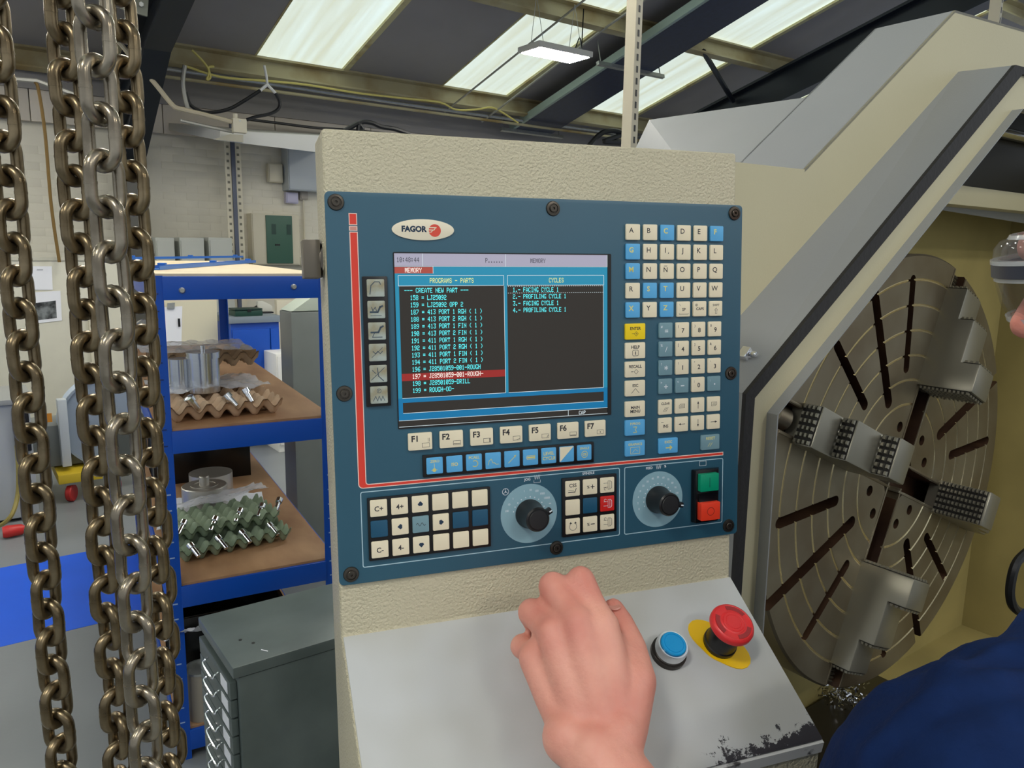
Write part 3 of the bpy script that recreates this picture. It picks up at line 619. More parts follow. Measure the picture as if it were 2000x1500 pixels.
for i in range(3): mb.hexa([pl[i], pl[i + 1], pn[i + 1], pn[i], pl2[i], pl2[i + 1], pn2[i + 1], pn2[i]])
part('inner_lip', mb, m_latheg, guard, smooth=False)
# end plate closing the gap between the hood and the lower rear cover
hb_ = [shift(po[2], .136), shift(po[3], .136)]
part('hood_back', MB().hexa([shift(po[1], .136), hb_[0], hb_[1], hb_[1] - Z_ * .4, shift(po[1], .14), hb_[0] + A_ * .004, hb_[1] + A_ * .004, hb_[1] - Z_ * .4 + A_ * .004]), m_latheg, guard, smooth=False)
# latch on the frame side
lc = onP(1456, 692, G0 + (pf[1] + pin_[1]) / 2, (pf[2] - pf[1]).cross(A_))
part('door_latch', MB().bb((-.012, -.012, -.016), (.012, .012, .016)).cyl((0, -.012, .004), (0, -.03, .004), .007, n=14).xf(Matrix.Translation(lc - G0) @ Matrix.Diagonal((.55, .55, .55, 1)) @ Matrix.Rotation(PH, 4, 'Z') @ Matrix.Rotation(R(45), 4, 'Y')), m_chrome, guard, .002)
# inside of the guard
K = F(1878, 1220, .95); km, ks, kz = toM(K)
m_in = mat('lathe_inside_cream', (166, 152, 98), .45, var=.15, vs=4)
inn = thing('lathe_enclosure', 'cream inner lining of the lathe work area behind the chuck', 'machine lining', loc_frame(W(km, ks, 0)))
I0 = W(km, ks, 0)
def ib(lo, hi, nm, m=m_in, bev=0): return part(nm, MB().bb(lo, hi).xf(Matrix.Translation(-I0) @ FRM), m, inn, bev)
tq = (ks - S1 - .14) / (1.35 - S1 - .14)
bA = low * (1 - tq) + (c0 - V((0, 0, .1))) * tq + G0 - Z_ * .03; bB = b * (1 - tq) + c1 * tq + G0 - Z_ * .03
ztop = bB.z
bp_ = [W(bA.dot(M_), ks, .3), bA, bB, W(km, ks, ztop), W(km, ks, .3)]
part('back_panel', MB().prism([q - I0 for q in bp_], A_ * .005), m_in, inn)
rp_ = [W(km, .2, kz), W(km, ks, kz), W(km, ks, ztop), W(km, .2, ztop)]
part('rear_panel', MB().prism([q - I0 for q in rp_], M_ * .005), m_in, inn)
ib((km - .55, .25, kz - .006), (km, ks, kz), 'floor_tray')
ib((bB.dot(M_) + .25, S1 + .15, ztop - .012), (km, ks, ztop - .006), 'roof_panel')
bl = F(1851, 402, .8); bt = F(1882, 363, .8)
ib((1.5, .77, bl.z), (km, .84, bt.z - .005), 'cross_rail', m_lathe, .002)
ib((1.56, .79, bt.z - .004), (km, .8, 1.97), 'dark_recess', m_black)  # added black panel standing in for the shade under the hood
bz = F(1975, 263, .775).z; part('guide_bar', MB().cyl(W(1.75, .775, bz) - I0, W(km, .775, bz) - I0, .012, n=14), m_chrome, inn)
m_bed = mat('bed_oily_black', (30, 26, 20), .35, var=.3, vs=8)
bed = thing('lathe_bed', 'dark oily lathe bed and chip well below the chuck', 'machine bed', loc_frame(W(1.4, .3, 0)))
B0 = W(1.4, .3, 0)
def lb_(lo, hi, nm, m=m_bed, bev=.004): return part(nm, MB().bb(lo, hi).xf(Matrix.Translation(-B0) @ FRM), m, bed, bev)
lb_((1.02, .28, 0), (km - .56, .93, .56), 'chip_well')
lb_((km - .55, -.0, .0), (km + .3, .24, .5), 'bed_casting', mat('bed_casting', (74, 66, 50), .4, var=.2))
lb_((km - .62, .3, .562), (km - .57, .7, .6), 'slide_way', mat('way_steel', (120, 110, 96), .3, .8))
lb_((.9, .3, 0), (.975, .5, .66), 'front_ledge', mat('ledge_olive', (96, 92, 74), .45))
# chips
rnd = random.Random(4); mb = MB(); cc = F(1640, 1350, .5)
cc = onZ(1645, 1352, .575)
for k in range(420):
    p = cc + V((rnd.gauss(0, .03), rnd.gauss(0, .03), 0)); p.z = .566 + abs(rnd.gauss(0, .012))
    d = V((rnd.uniform(-1, 1), rnd.uniform(-1, 1), rnd.uniform(-.3, .8))).normalized(); L = rnd.uniform(.003, .011)
    n = d.cross(V((rnd.uniform(-1, 1), rnd.uniform(-1, 1), rnd.uniform(-1, 1)))).normalized()
    mb.add([p, p + d * L, p + d * L + n * .003, p + n * .003 + d * .001], [(0, 1, 2, 3)])
o = part('metal_chips', mb, m_chrome, smooth=False); tag(o, 'small heap of bright metal chips under the chuck', 'metal chips'); o['kind'] = 'stuff'
hp = [(2010, 1075), (1985, 1100), (1974, 1140), (1974, 1170), (1984, 1190), (2010, 1203)]
tag(part('coolant_hose', MB().tube(catmull([F(x, y, .5) for x, y in hp], 6), .008, 8), m_black), 'black hose loop at the right edge in front of the lining', 'hose')
# ================================================================== four-jaw chuck
CC = V((1.393, 1.005, 1.177)); RC = .45
CF = frame(CC, M_, Z_, -A_)
chuck = thing('lathe_chuck', 'huge round four-jaw lathe chuck with ringed steel face', 'lathe chuck', CF)
m_ck = mat('chuck_steel', (148, 140, 120), .36, .78, rgb2=(120, 106, 84), vs=5, thr=(.3, .62), rvar=.1)
m_ckd = mat('slot_rust', (92, 66, 46), .5, .3, rgb2=(56, 36, 26), vs=9, thr=(.35, .65))
m_jaw = mat('jaw_steel', (150, 146, 132), .33, .7, var=.08, vs=8)
prof = [(0, -.05), (.05, -.05), (.052, 0)]
for r in (.15, .20, .25, .30, .35, .40):
    prof += [(r - .0026, 0), (r - .0009, -.0035), (r + .0009, -.0035), (r + .0026, 0)]
prof += [(.446, 0), (.45, -.004), (.45, -.14), (0, -.14)]
body = MB().lathe(prof, None, 128).mesh('chuck_body', m_ck, 0)
body.materials.append(m_ckd)
cut = MB()
def slotcut(ang, r0, r1, w, dep, rounded=True):
    n = 8; pts = []
    pts += [(r0 + w / 2 - w / 2 * math.sin(math.pi * i / n), -w / 2 * math.cos(math.pi * i / n) * -1) for i in range(n + 1)][::-1] if rounded else [(r0, -w / 2), (r0, w / 2)]
    if rounded: pts = [(r0 + w / 2 - w / 2 * math.sin(math.pi * i / n), -w / 2 * math.cos(math.pi * i / n)) for i in range(n + 1)]
    if r1 > .44: e = [(r1, w / 2), (r1, -w / 2)]
    else: e = [(r1 - w / 2 + w / 2 * math.sin(math.pi * i / n), w / 2 * math.cos(math.pi * i / n)) for i in range(n + 1)]
    c, s = math.cos(R(ang)), math.sin(R(ang))
    q = [(x * c - y * s, x * s + y * c, -dep) for x, y in pts + e]
    return MB().prism(q, (0, 0, dep + .02))
cuts = []
for k in range(4):
    A0 = 67 + 90 * k
    cuts.append(slotcut(A0 + 26, .215, .41, .021, .1)); cuts.append(slotcut(A0 + 45.5, .162, .5, .025, .1)); cuts.append(slotcut(A0 + 66, .215, .40, .021, .1))
    cuts.append(slotcut(A0, .03, .5, .05, .055, False))
    for da in (-15, 15):
        c, s = math.cos(R(A0 + 45 + da)) * .106, math.sin(R(A0 + 45 + da)) * .106
        cuts.append(MB().cyl((c, s, -.02), (c, s, .02), .011, n=16))
bo = obj('chuck_body', body, chuck)
tmp = []
for i, cm_ in enumerate(cuts):
    me = cm_.mesh('cut', m_ckd, smooth=False); co = obj('cut', me, chuck); tmp.append(co)
    md = bo.modifiers.new('b%d' % i, 'BOOLEAN'); md.operation = 'DIFFERENCE'; md.object = co; md.solver = 'EXACT'
    try: md.material_mode = 'TRANSFER'
    except Exception: pass
bpy.context.view_layer.update()
dg = bpy.context.evaluated_depsgraph_get()
nm_ = bpy.data.meshes.new_from_object(bo.evaluated_get(dg))
bo.modifiers.clear(); bo.data = nm_; nm_.name = 'chuck_body'
for co in tmp: bpy.data.objects.remove(co, do_unlink=True)
if len(nm_.materials) < 3: nm_.materials.append(mat('groove_bright', (222, 210, 174), .25, .85))  # machined groove walls, with reflected light put into a brighter colour
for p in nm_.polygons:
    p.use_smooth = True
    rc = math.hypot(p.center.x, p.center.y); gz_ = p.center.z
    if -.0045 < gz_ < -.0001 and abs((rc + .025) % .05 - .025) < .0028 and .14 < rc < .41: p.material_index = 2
nm_.set_sharp_from_angle(angle=R(30))
# bolts in the hub
bolt = MB().lathe([(.0045, -.013), (.0045, -.007), (.0085, -.007), (.0095, -.008), (.0095, -.019)], None, 14).mesh('cap_bolt', mat('bolt_dark', (70, 66, 58), .35, .9))
for k in range(4):
    for da in (-15, 15):
        a = R(67 + 90 * k + 45 + da); obj('cap_bolt', bolt, chuck, (math.cos(a) * .106, math.sin(a) * .106, 0))
# jaws
steps = [(.40, .335, .040), (.335, .246, .070), (.246, .188, .105)]
jp = [(.40, -.02)]
for r0, r1, h in steps: jp += [(r0, h), (r1, h)]
jp += [(.188, -.02)]
jw = .0375
jb = MB().prism([(r, -jw, z) for r, z in jp], (0, 2 * jw, 0)).mesh('jaw', m_jaw, .004)
th = MB()
def teeth(r, z0, z1, sgn):
    nz = max(3, int((z1 - z0) / .008)); ny = 6
    for i in range(nz):
        for j in range(ny):
            zc = z0 + (i + .5) * (z1 - z0) / nz; yc = -jw + (j + .5) * 2 * jw / ny; hz, hy = (z1 - z0) / nz * .33, jw / ny * .68
            x0, x1 = (r, r + .0045 * sgn)
            th.hexa([(x0, yc - hy, zc - hz), (x0, yc + hy, zc - hz), (x0, yc + hy, zc + hz), (x0, yc - hy, zc + hz), (x1, yc - hy * .7, zc - hz * .7), (x1, yc + hy * .7, zc - hz * .7), (x1, yc + hy * .7, zc + hz * .7), (x1, yc - hy * .7, zc + hz * .7)])
pads = []
m_pad = mat('grip_dark', (34, 32, 30), .5, .4)
for r_, z0_, z1_, s_ in ((.40, .003, .037, 1), (.335, .042, .067, 1), (.246, .072, .102, 1), (.188, .003, .1, -1)):
    th = MB(); teeth(r_ + .001 * s_, z0_, z1_, s_)
    pads.append((MB().bb((min(r_, r_ + .001 * s_), -jw + .002, z0_), (max(r_, r_ + .001 * s_), jw - .002, z1_)).mesh('grip_pad', m_pad), th.mesh('grip_teeth', m_jaw, smooth=False)))
sc = MB()
for i in range(5): sc.lathe([(0, .405 + i * .0075), (.02, .405 + i * .0075), (.023, .408 + i * .0075), (.02, .411 + i * .0075), (0, .4115 + i * .0075)], Matrix.Rotation(R(90), 4, 'Y') @ Matrix.Translation((.028, 0, 0)), 18)
sb = sc.mesh('jaw_screw', mat('screw_steel', (120, 112, 96), .35, .8))
rail = MB().bb((.02, .026, -.03), (.445, .031, .0015)).bb((.02, -.031, -.03), (.445, -.026, .0015)).mesh('guide_rail', m_ck, .001)
for k in range(4):
    a = R(67 + 90 * k)
    j = obj('jaw', jb, chuck); j.rotation_euler.z = a
    for pm_, tm_ in pads:
        obj('grip_pad', pm_, j); g_ = obj('grip_teeth', tm_, j); g_['kind'] = 'stuff'
    s_ = obj('jaw_screw', sb, chuck); s_.rotation_euler.z = a
    r_ = obj('guide_rail', rail, chuck); r_.rotation_euler.z = a
part('spindle_nose', MB().lathe([(0, -.28), (.2, -.28), (.2, -.142), (0, -.142)], None, 40), m_ck, chuck)
# ================================================================== slotted struts standing on the lathe
def strut(px0, px1, pyb, dep, label):
    b = at((px0 + px1) / 2, pyb, dep); t = thing('slotted_strut', label, 'strut', FRM @ Matrix.Translation((toM(b)[0], toM(b)[1], 0)) @ Matrix.Rotation(R(12), 4, 'Z'), 'slotted channel struts')
    H = 3.6
    c = part('channel', MB().prism([(-.0205, 0, 0), (-.0205, .041, 0), (-.018, .041, 0), (-.018, .0025, 0), (.018, .0025, 0), (.018, .041, 0), (.0205, .041, 0), (.0205, 0, 0)], (0, 0, H)), mat('strut_galv', (196, 188, 166), .5, .3), t)
    sl = MB().bb((-.005, -.001, -.011), (.005, -.0002, .011)).mesh('slot', m_black)
    q = b.z - .3
    while q < H: obj('slot', sl, c, (0, 0, q)); q += .04
strut(1221, 1257, 262, 2.75, 'tall slotted galvanised strut rising behind the lathe cover')
strut(1944, 1960, 50, 3.2, 'slotted galvanised strut at the upper right edge')
# ================================================================== control console
PO = V((0.147935635, 0.640188945, 1.664990541))
EX = V((0.99279064, -0.11973495, 0.00550326)); EY = V((-0.00331541, -0.073328, -0.99730237)); EZ = V((-0.11981549, -0.99009421, 0.07319632))
PF = frame(PO, EX, -EY, EZ)
con = thing('control_console', 'grey and blue control console with screen, keys and dials', 'control console', PF)
mmf = .001
m_house = mat('console_cream_grey', (200, 192, 164), .3, var=.03, vs=8, bump=1.0, bs=390)
m_desk0 = (188, 190, 190)
m_panel = mat('panel_teal', (28, 84, 106), .5, var=.03, vs=12, spec=.9)
m_keyc = mat('key_cream', (240, 228, 198), .42)
m_keyb = mat('key_blue', (92, 174, 226), .42)
m_keyg = mat('key_greyblue', (120, 154, 164), .42)
m_keyy = mat('key_yellow', (246, 212, 6), .42)
m_keyr = mat('key_red', (214, 34, 28), .4)
m_keyo = mat('key_old', (176, 186, 178), .45, rgb2=(150, 140, 108), vs=60, thr=(.35, .6))
m_ink = mat('ink_dark', (44, 42, 44), .6); m_inky = mat('ink_yellow', (226, 218, 130), .6); m_inkw = mat('ink_white', (226, 232, 236), .6); m_inknavy = mat('ink_navy', (28, 52, 76), .6)
m_inkbr = mat('ink_brown', (120, 96, 72), .6)
def Q(x, y, z=0): return V((x * mmf, -y * mmf, z * mmf))
HG = math.cos(R(36)), math.sin(R(36)); DL = 172
def desk2(v, w): return (v * HG[0] + w * HG[1], 376 + v * HG[1] - w * HG[0])     # (out, down) in mm at slope distance v and height w above the slope
# housing side profile (out, down)
lip = desk2(DL, 0)
prof = [(-60, -50), (0, -50), (0, 376), lip, (lip[0] - 4, lip[1] + 12), (lip[0] - 10, lip[1] + 70), (20, 640), (-60, 640)]
hs = MB().prism([Q(0, d, o) for o, d in prof], (.3945, 0, 0))
part('housing', hs, m_house, con, .0035, seg=3)
# worn top plate of the sloping desk
def desk_mat():
    m = bpy.data.materials.new('desk_worn_paint'); m.use_nodes = True; N = m.node_tree.nodes; L = m.node_tree.links; b = N['Principled BSDF']
    tc = N.new('ShaderNodeTexCoord'); sp = N.new('ShaderNodeSeparateXYZ'); L.new(tc.outputs['Object'], sp.inputs[0])
    def math_(op, a, bb):
        n = N.new('ShaderNodeMath'); n.operation = op
        for i, x in enumerate((a, bb)):
            if isinstance(x, (int, float)): n.inputs[i].default_value = x
            else: L.new(x, n.inputs[i])
        return n.outputs[0]
    n1 = N.new('ShaderNodeTexNoise'); n1.inputs['Scale'].default_value = 45; n1.inputs['Detail'].default_value = 8; n1.inputs['Roughness'].default_value = .75; L.new(tc.outputs['Object'], n1.inputs['Vector'])
    n2 = N.new('ShaderNodeTexNoise'); n2.inputs['Scale'].default_value = 9; n2.inputs['Detail'].default_value = 2; L.new(tc.outputs['Object'], n2.inputs['Vector'])
    # worn zone: near the front edge (object y) and towards the right (object x)
    ey_ = N.new('ShaderNodeMapRange'); L.new(sp.outputs['Y'], ey_.inputs[0]); ey_.inputs[1].default_value = -.130; ey_.inputs[2].default_value = -.172
    ex_ = N.new('ShaderNodeMapRange'); L.new(sp.outputs['X'], ex_.inputs[0]); ex_.inputs[1].default_value = .16; ex_.inputs[2].default_value = .36
    z = math_('MULTIPLY', ey_.outputs[0], ex_.outputs[0]); z = math_('MULTIPLY', z, .62)
    v = math_('ADD', z, math_('MULTIPLY', math_('SUBTRACT', n1.outputs['Fac'], .5), 1.5)); v = math_('ADD', v, math_('MULTIPLY', math_('SUBTRACT', n2.outputs['Fac'], .5), .25))
    chip = math_('GREATER_THAN', v, .41); chip = math_('MULTIPLY', chip, math_('GREATER_THAN', z, .12))
    mx = N.new('ShaderNodeMix'); mx.data_type = 'RGBA'; L.new(chip, mx.inputs[0]); mx.inputs[7].default_value = lin((48, 46, 50))
    rp = N.new('ShaderNodeValToRGB'); L.new(n2.outputs['Fac'], rp.inputs[0]); rp.color_ramp.elements[0].color = lin((178, 178, 172)); rp.color_ramp.elements[1].color = lin((194, 196, 196)); rp.color_ramp.elements[0].position = .35; rp.color_ramp.elements[1].position = .65
    L.new(rp.outputs[0], mx.inputs[6]); L.new(mx.outputs[2], b.inputs['Base Color']); b.inputs['Roughness'].default_value = .42
    bp = N.new('ShaderNodeBump'); bp.inputs['Strength'].default_value = .25; bp.inputs['Distance'].default_value = .001; L.new(math_('SUBTRACT', math_('MULTIPLY', n1.outputs['Fac'], .3), chip), bp.inputs['Height']); L.new(bp.outputs[0], b.inputs['Normal'])
    return m
# desk plate frame: x right, y up the slope, z normal
hx = PF @ Q(0, 376, 0); DV = (EZ * HG[0] + EY * HG[1]).normalized(); DN = EX.cross(-DV).normalized()
DF = PF.inverted() @ frame(hx, EX, -DV, DN)
dk = obj('desk_plate', MB().bb((.0015, -.1705, .0), (.3935, -.001, .0022)).mesh('desk_plate', desk_mat(), .001), con); dk.matrix_local = DF
part('front_lip', MB().prism([Q(.5, d, o) for o, d in ((lip[0] - 2, lip[1] - 1.5), (lip[0] + 1, lip[1] + .3), (lip[0] - 2, lip[1] + 11), (lip[0] - 5, lip[1] + 11))], (.3935, 0, 0)), mat('lip_pale', (206, 206, 204), .4, rgb2=(70, 68, 68), vs=60, thr=(.28, .36)), con)
# pedestal to the floor
bx0 = PF.inverted()
pd = MB(); c0 = PF @ Q(197, 600, -40)
for x0, x1, y0, y1, z0, z1 in ((-.12, .12, -.05, .07, .03, c0.z),): pd.bb((x0, y0, z0), (x1, y1, z1))
pdm = bx0 @ frame(V((c0.x, c0.y, 0)), V((EX.x, EX.y, 0)).normalized(), Z_.cross(V((EX.x, EX.y, 0)).normalized()), Z_)
o = part('pedestal', pd, m_house, con, .004); o.matrix_local = pdm
o = part('pedestal_foot', MB().bb((-.2, -.16, 0), (.2, .18, .029)), m_house, con, .004); o.matrix_local = pdm
# side lock on the left
lk = part('side_lock', MB().lathe([(0, 0), (.015, 0), (.0165, .0015), (.013, .003), (0, .003)], None, 24), m_chrome, con)
lk.matrix_local = Matrix.Translation(Q(0, 53, -27)) @ Matrix.Rotation(R(-90), 4, 'Y')
part('lock_knob', MB().bb((-.011, -.016, .003), (.011, .016, .017)).lathe([(0, .0028), (.013, .0028), (.009, .006), (0, .006)], None, 20), mat('knob_brushed', (120, 112, 100), .35, .8), lk, .001)
# ------------------------------------------------------------------ front panel
def rrect(x0, y0, x1, y1, r, n=6):
    pts = []
    for cx, cy, a0 in ((x1 - r, y0 + r, -90), (x1 - r, y1 - r, 0), (x0 + r, y1 - r, 90), (x0 + r, y0 + r, 180)):
        for i in range(n + 1):
            a = R(a0 + 90 * i / n); pts.append((cx + r * math.cos(a), cy + r * math.sin(a)))
    return pts
def flat(pts, z, h=.12): return MB().prism([Q(x, y, z) for x, y in pts], (0, 0, h * mmf))
part('front_panel', flat(rrect(0, 0, 400, 329.5, 4), .02, 3), m_panel, con, .0006)
ZP = 3.03
scr = MB().lathe([(.0011, .0008), (.0012, .0024), (.003, .0024), (.0034, .002), (.0034, .0006), (.0042, .0006), (.0044, .0015), (.0062, .0013), (.0068, .0002), (.0068, 0)], None, 20).mesh('panel_screw', mat('screw_black', (86, 80, 72), .32, .85))
for x, y in ((8.8, 8.7), (199.2, 8.6), (390.6, 8), (10, 165), (389.4, 164.6), (10, 320.3), (199.8, 320.2), (389.4, 320.2)): obj('panel_screw', scr, con, Q(x, y, ZP))
def ring(pts_o, pts_i, z, h=.12):
    n = len(pts_o); mb = MB()
    vo = [Q(x, y, z) for x, y in pts_o]; vi = [Q(x, y, z) for x, y in pts_i]
    up = V((0, 0, h * mmf))
    return mb.add(vo + vi + [v + up for v in vo] + [v + up for v in vi], [f for i in range(n) for j in [(i + 1) % n] for f in ((i, j, n + j, n + i), (2 * n + i, 2 * n + j, 3 * n + j, 3 * n + i), (i, j, 2 * n + j, 2 * n + i), (n + i, n + j, 3 * n + j, 3 * n + i))])
m_line = mat('line_paleblue', (176, 206, 216), .5)
def outline(x0, y0, x1, y1): part('outline', ring(rrect(x0, y0, x1, y1, 2), rrect(x0 + .8, y0 + .8, x1 - .8, y1 - .8, 1.3), ZP), m_line, con)
outline(20, 249.6, 266, 316); outline(270.8, 249.6, 382, 316)
# red stripe with pale border
m_red = mat('stripe_red', (226, 62, 44), .45); m_redl = mat('stripe_pale', (240, 214, 200), .5); m_pink = mat('stripe_pink', (214, 150, 136), .5)
def ell(x0, x1, y0, yb, xe, th, r, e):      # L shape polygon, e = inset
    o = []
    o += [(x0 + e, y0 + e), (x1 - e, y0 + e)]
    for i in range(5): a = R(180 - 90 * i / 4); o.append((x1 + r - e * 0 + (r + e) * math.cos(a), yb - th - r + (r + e) * math.sin(a) * 1))
    o += [(xe - e, yb - th + e), (xe - e, yb - e)]
    for i in range(5): a = R(90 + 90 * i / 4); o.append((x0 + 4 + (4 - e) * math.cos(a), yb - 4 + (4 - e) * math.sin(a)))
    return o
part('stripe_border', flat(ell(18.7, 25.6, 32, 246.9, 382, 3.6, 2, 0), ZP, .1), m_redl, con)
part('red_stripe', flat(ell(18.7, 25.6, 32, 246.9, 382, 3.6, 2, .75), ZP + .1, .08), m_red, con)
part('stripe_border', flat([(18.6, 17), (25.4, 17), (25.4, 26.7), (18.6, 26.7)], ZP, .1), m_redl, con); part('red_stripe', flat([(19.3, 17.7), (24.7, 17.7), (24.7, 26), (19.3, 26)], ZP + .1, .08), m_red, con)
part('stripe_border', flat([(18.6, 27.4), (25.4, 27.4), (25.4, 31.3), (18.6, 31.3)], ZP, .1), m_redl, con); part('red_stripe', flat([(19.3, 28), (24.7, 28), (24.7, 30.7), (19.3, 30.7)], ZP + .1, .08), m_pink, con)
# ------------------------------------------------------------------ lettering
TXT = {}
def text_geo(s, bold=0):
    k = (s, bold)
    if k not in TXT:
        cu = bpy.data.curves.new('t', 'FONT'); cu.body = s; cu.size = 1; cu.resolution_u = 3; cu.offset = bold; cu.fill_mode = 'FRONT'
        ob = bpy.data.objects.new('t', cu); col.objects.link(ob)
        me = bpy.data.meshes.new_from_object(ob.evaluated_get(bpy.context.evaluated_depsgraph_get()))
        vs = [tuple(v.co) for v in me.vertices]; fs = [tuple(p.vertices) for p in me.polygons]
        bpy.data.objects.remove(ob); bpy.data.curves.remove(cu); bpy.data.meshes.remove(me)
        xs = [v[0] for v in vs] or [0]
        TXT[k] = (vs, fs, min(xs), max(xs))
    return TXT[k]
def put_text(mb, s, x, y, h, bold=.012, align='c', sx=1.0, z=0):
    """cap height h (mm), x,y = centre of the capital letters, local mm with y up"""
    vs, fs, a, b = text_geo(s, bold); k = h / .69
    x0 = x - (a + b) / 2 * k * sx if align == 'c' else x - a * k * sx
    mb.add([((x0 + vx * k * sx) * mmf, (y - h / 2 + vy * k) * mmf, z * mmf) for vx, vy, vz in vs], fs)
def put_line(mb, pts, w=.35, z=0):
    for (x0, y0), (x1, y1) in zip(pts, pts[1:]):
        d = V((x1 - x0, y1 - y0)); L = d.length
        if L < 1e-6: continue
        d /= L; n = V((-d.y, d.x)) * w / 2; e = d * w * .4
        mb.add([((x0 - e.x + n.x) * mmf, (y0 - e.y + n.y) * mmf, z * mmf), ((x1 + e.x + n.x) * mmf, (y1 + e.y + n.y) * mmf, z * mmf), ((x1 + e.x - n.x) * mmf, (y1 + e.y - n.y) * mmf, z * mmf), ((x0 - e.x - n.x) * mmf, (y0 - e.y - n.y) * mmf, z * mmf)], [(0, 1, 2, 3)])
def put_poly(mb, pts, z=0): mb.add([(x * mmf, y * mmf, z * mmf) for x, y in pts], [tuple(range(len(pts)))])
def circ(x, y, r, n=16, a0=0, a1=360): return [(x + r * math.cos(R(a0 + (a1 - a0) * i / n)), y + r * math.sin(R(a0 + (a1 - a0) * i / n))) for i in range(n + 1)]
def flatmesh(mb, name, m):
    me = bpy.data.meshes.new(name); me.from_pydata(mb.v, [], mb.f); me.materials.append(m); me.update(); return me
def legend(parent, draw, m, z, name='legend'):
    mb = MB(); draw(mb); return obj(name, flatmesh(mb, name, m), parent, (0, 0, z * mmf))
# logo plate
lg = part('logo_plate', flat([(80.4 + 26.8 * math.cos(R(a)), 29.5 + 8.8 * math.sin(R(a))) for a in range(0, 360, 8)], ZP, 1.2), mat('logo_cream', (240, 230, 204), .4), con, .0003)
def d_logo(mb): put_text(mb, 'FAGOR', 72.6, -28.9, 4.4, .055, sx=1.0)
legend(lg, d_logo, m_inknavy, ZP + 1.25, 'logo_lettering')
def d_em(mb): put_poly(mb, circ(90.2, -30, 5.3, 28))
legend(lg, d_em, mat('logo_red', (224, 76, 56), .4), ZP + 1.24, 'logo_disc')
def d_em2(mb):
    put_line(mb, [(84.6, -27.6), (91.5, -27.6)], .7); put_line(mb, [(84.6, -29.6), (89.5, -29.6), (90.5, -28.2)], .7); put_line(mb, [(84.6, -31.4), (87, -31.4), (88.2, -30.1)], .6)
legend(lg, d_em2, mat('logo_cream', (240, 230, 204), .4), ZP + 1.28, 'logo_cutlines')
# ------------------------------------------------------------------ keys
KM = {}
def keymesh(w, h, mm_, t=2.6):
    k = (w, h, mm_.name, t)
    if k not in KM: KM[k] = flat_key(w, h, t).mesh('key', mm_, .0007, seg=2)
    return KM[k]
def flat_key(w, h, t): return MB().prism([V((x * mmf, y * mmf, 0)) for x, y in rrect(-w / 2, -h / 2, w / 2, h / 2, 1, 3)], (0, 0, t * mmf))
def key(x, y, w, h, mm_, draw=None, ink=None, z=ZP, t=2.6):
    o = obj('key', keymesh(w, h, mm_, t), con, Q(x, y, z))
    if draw: legend(o, draw, ink or m_ink, t + .05)
    return o
def T(s, x, y, h, b=.012, sx=1.0): return lambda mb: put_text(mb, s, x, y, h, b, sx=sx)
def multi(*fs): return lambda mb: [f(mb) for f in fs]
def LN(pts, w=.4): return lambda mb: put_line(mb, pts, w)
def PL(pts): return lambda mb: put_poly(mb, pts)
rows = ['ABCDEF', 'GHIJKL', 'MN\u00d1OPQ', 'RSTUVW', 'XYZ   ']
blue = set('CFGMSTXZ')
for r, row in enumerate(rows):
    for c, ch in enumerate(row):
        x, y = 278.5 + 18.2 * c, 28 + 18 * r
        if ch == ' ': continue
        b = ch in blue
        s = 'I' if ch == 'I' else ch
        if ch == 'I': d = multi(T('I', -2.2, 1.6, 4.6), LN([(1.2, -.6), (.8, -1.6)], .6))
        elif ch == '\u00d1': d = multi(T('N', -2, 1.4, 4.4), LN([(-3.6, 4.7), (-2.6, 5.1), (-1.6, 4.7), (-.5, 5.1)], .45))
        else: d = T(s, -2, 1.6, 4.6, .025 if b else .012)
        key(x, y, 14.6, 14.6, m_keyb if b else m_keyc, d, m_inky if b else m_ink)
x0, y5 = 278.5, 100
key(x0 + 54.6, y5, 14.6, 14.6, m_keyc, multi(T('SP', .2, -.4, 2.6, .02), LN([(-4.5, 4.6), (-3.8, 3)], .3), LN([(-5, -4.2), (-5, -4.9), (5, -4.9), (5, -4.2)], .35)))
key(x0 + 72.8, y5, 14.6, 14.6, m_keyc, multi(T('CAPS', 0, 0, 2.5, .025), T('@', -4, 3.9, 1.8)))
key(x0 + 91, y5, 14.6, 14.6, m_keyc, multi(T('SHIFT', 0, 3.4, 2.1, .015), LN([(-.8, -5), (-.8, -1.6), (-1.6, -1.6), (0, .6), (1.6, -1.6), (.8, -1.6), (.8, -5), (-.8, -5)], .35)))
LX = 281.1
diam = lambda x, y, r: LN([(x - r, y), (x, y + r), (x + r, y), (x, y - r), (x - r, y)], .35)
key(LX, 120.2, 21, 15, m_keyy, multi(T('ENTER', 0, 2.9, 2.6, .025), LN([(-3.6, -2), (-1.4, -2)], .35), diam(.8, -2.2, 2.1), PL(circ(.8, -2.2, .6, 8)[:-1])))
key(LX, 138.1, 21, 15, m_keyc, multi(T('HELP', 0, 3.3, 2.8, .03), LN([(x, y) for x, y in rrect(-3, -5, 3, .4, 1, 3)] + [(2, -5)], .4), T('i', 0, -2.3, 3, .05)))
key(LX, 155.9, 21, 15, m_keyc, multi(T('RECALL', 0, 2.8, 2.7, .025), LN([(-4.4, -2.2), (-1.4, -2.2)], .35), PL(circ(-3.6, -2.2, .6, 8)[:-1]), diam(.8, -2.3, 2.2)))
key(LX, 173.9, 21, 15, m_keyc, multi(T('ESC', 0, 2.7, 2.6, .025), LN([(-4, -4.6), (0, -.2), (4, -4.6)], .4)))
key(LX, 193.7, 21, 15, m_keyc, multi(T('MAIN', 0, 1.5, 2.7, .025), T('MENU', 0, -2.2, 2.7, .025)))
key(LX, 211.6, 21, 15, m_keyb, multi(T('P.PROG', 0, 3.8, 2.2, .02), LN([(-2, .6), (1.6, .6), (0, -2), (1.6, -4.6), (-2, -4.6)], .6)), m_inky)
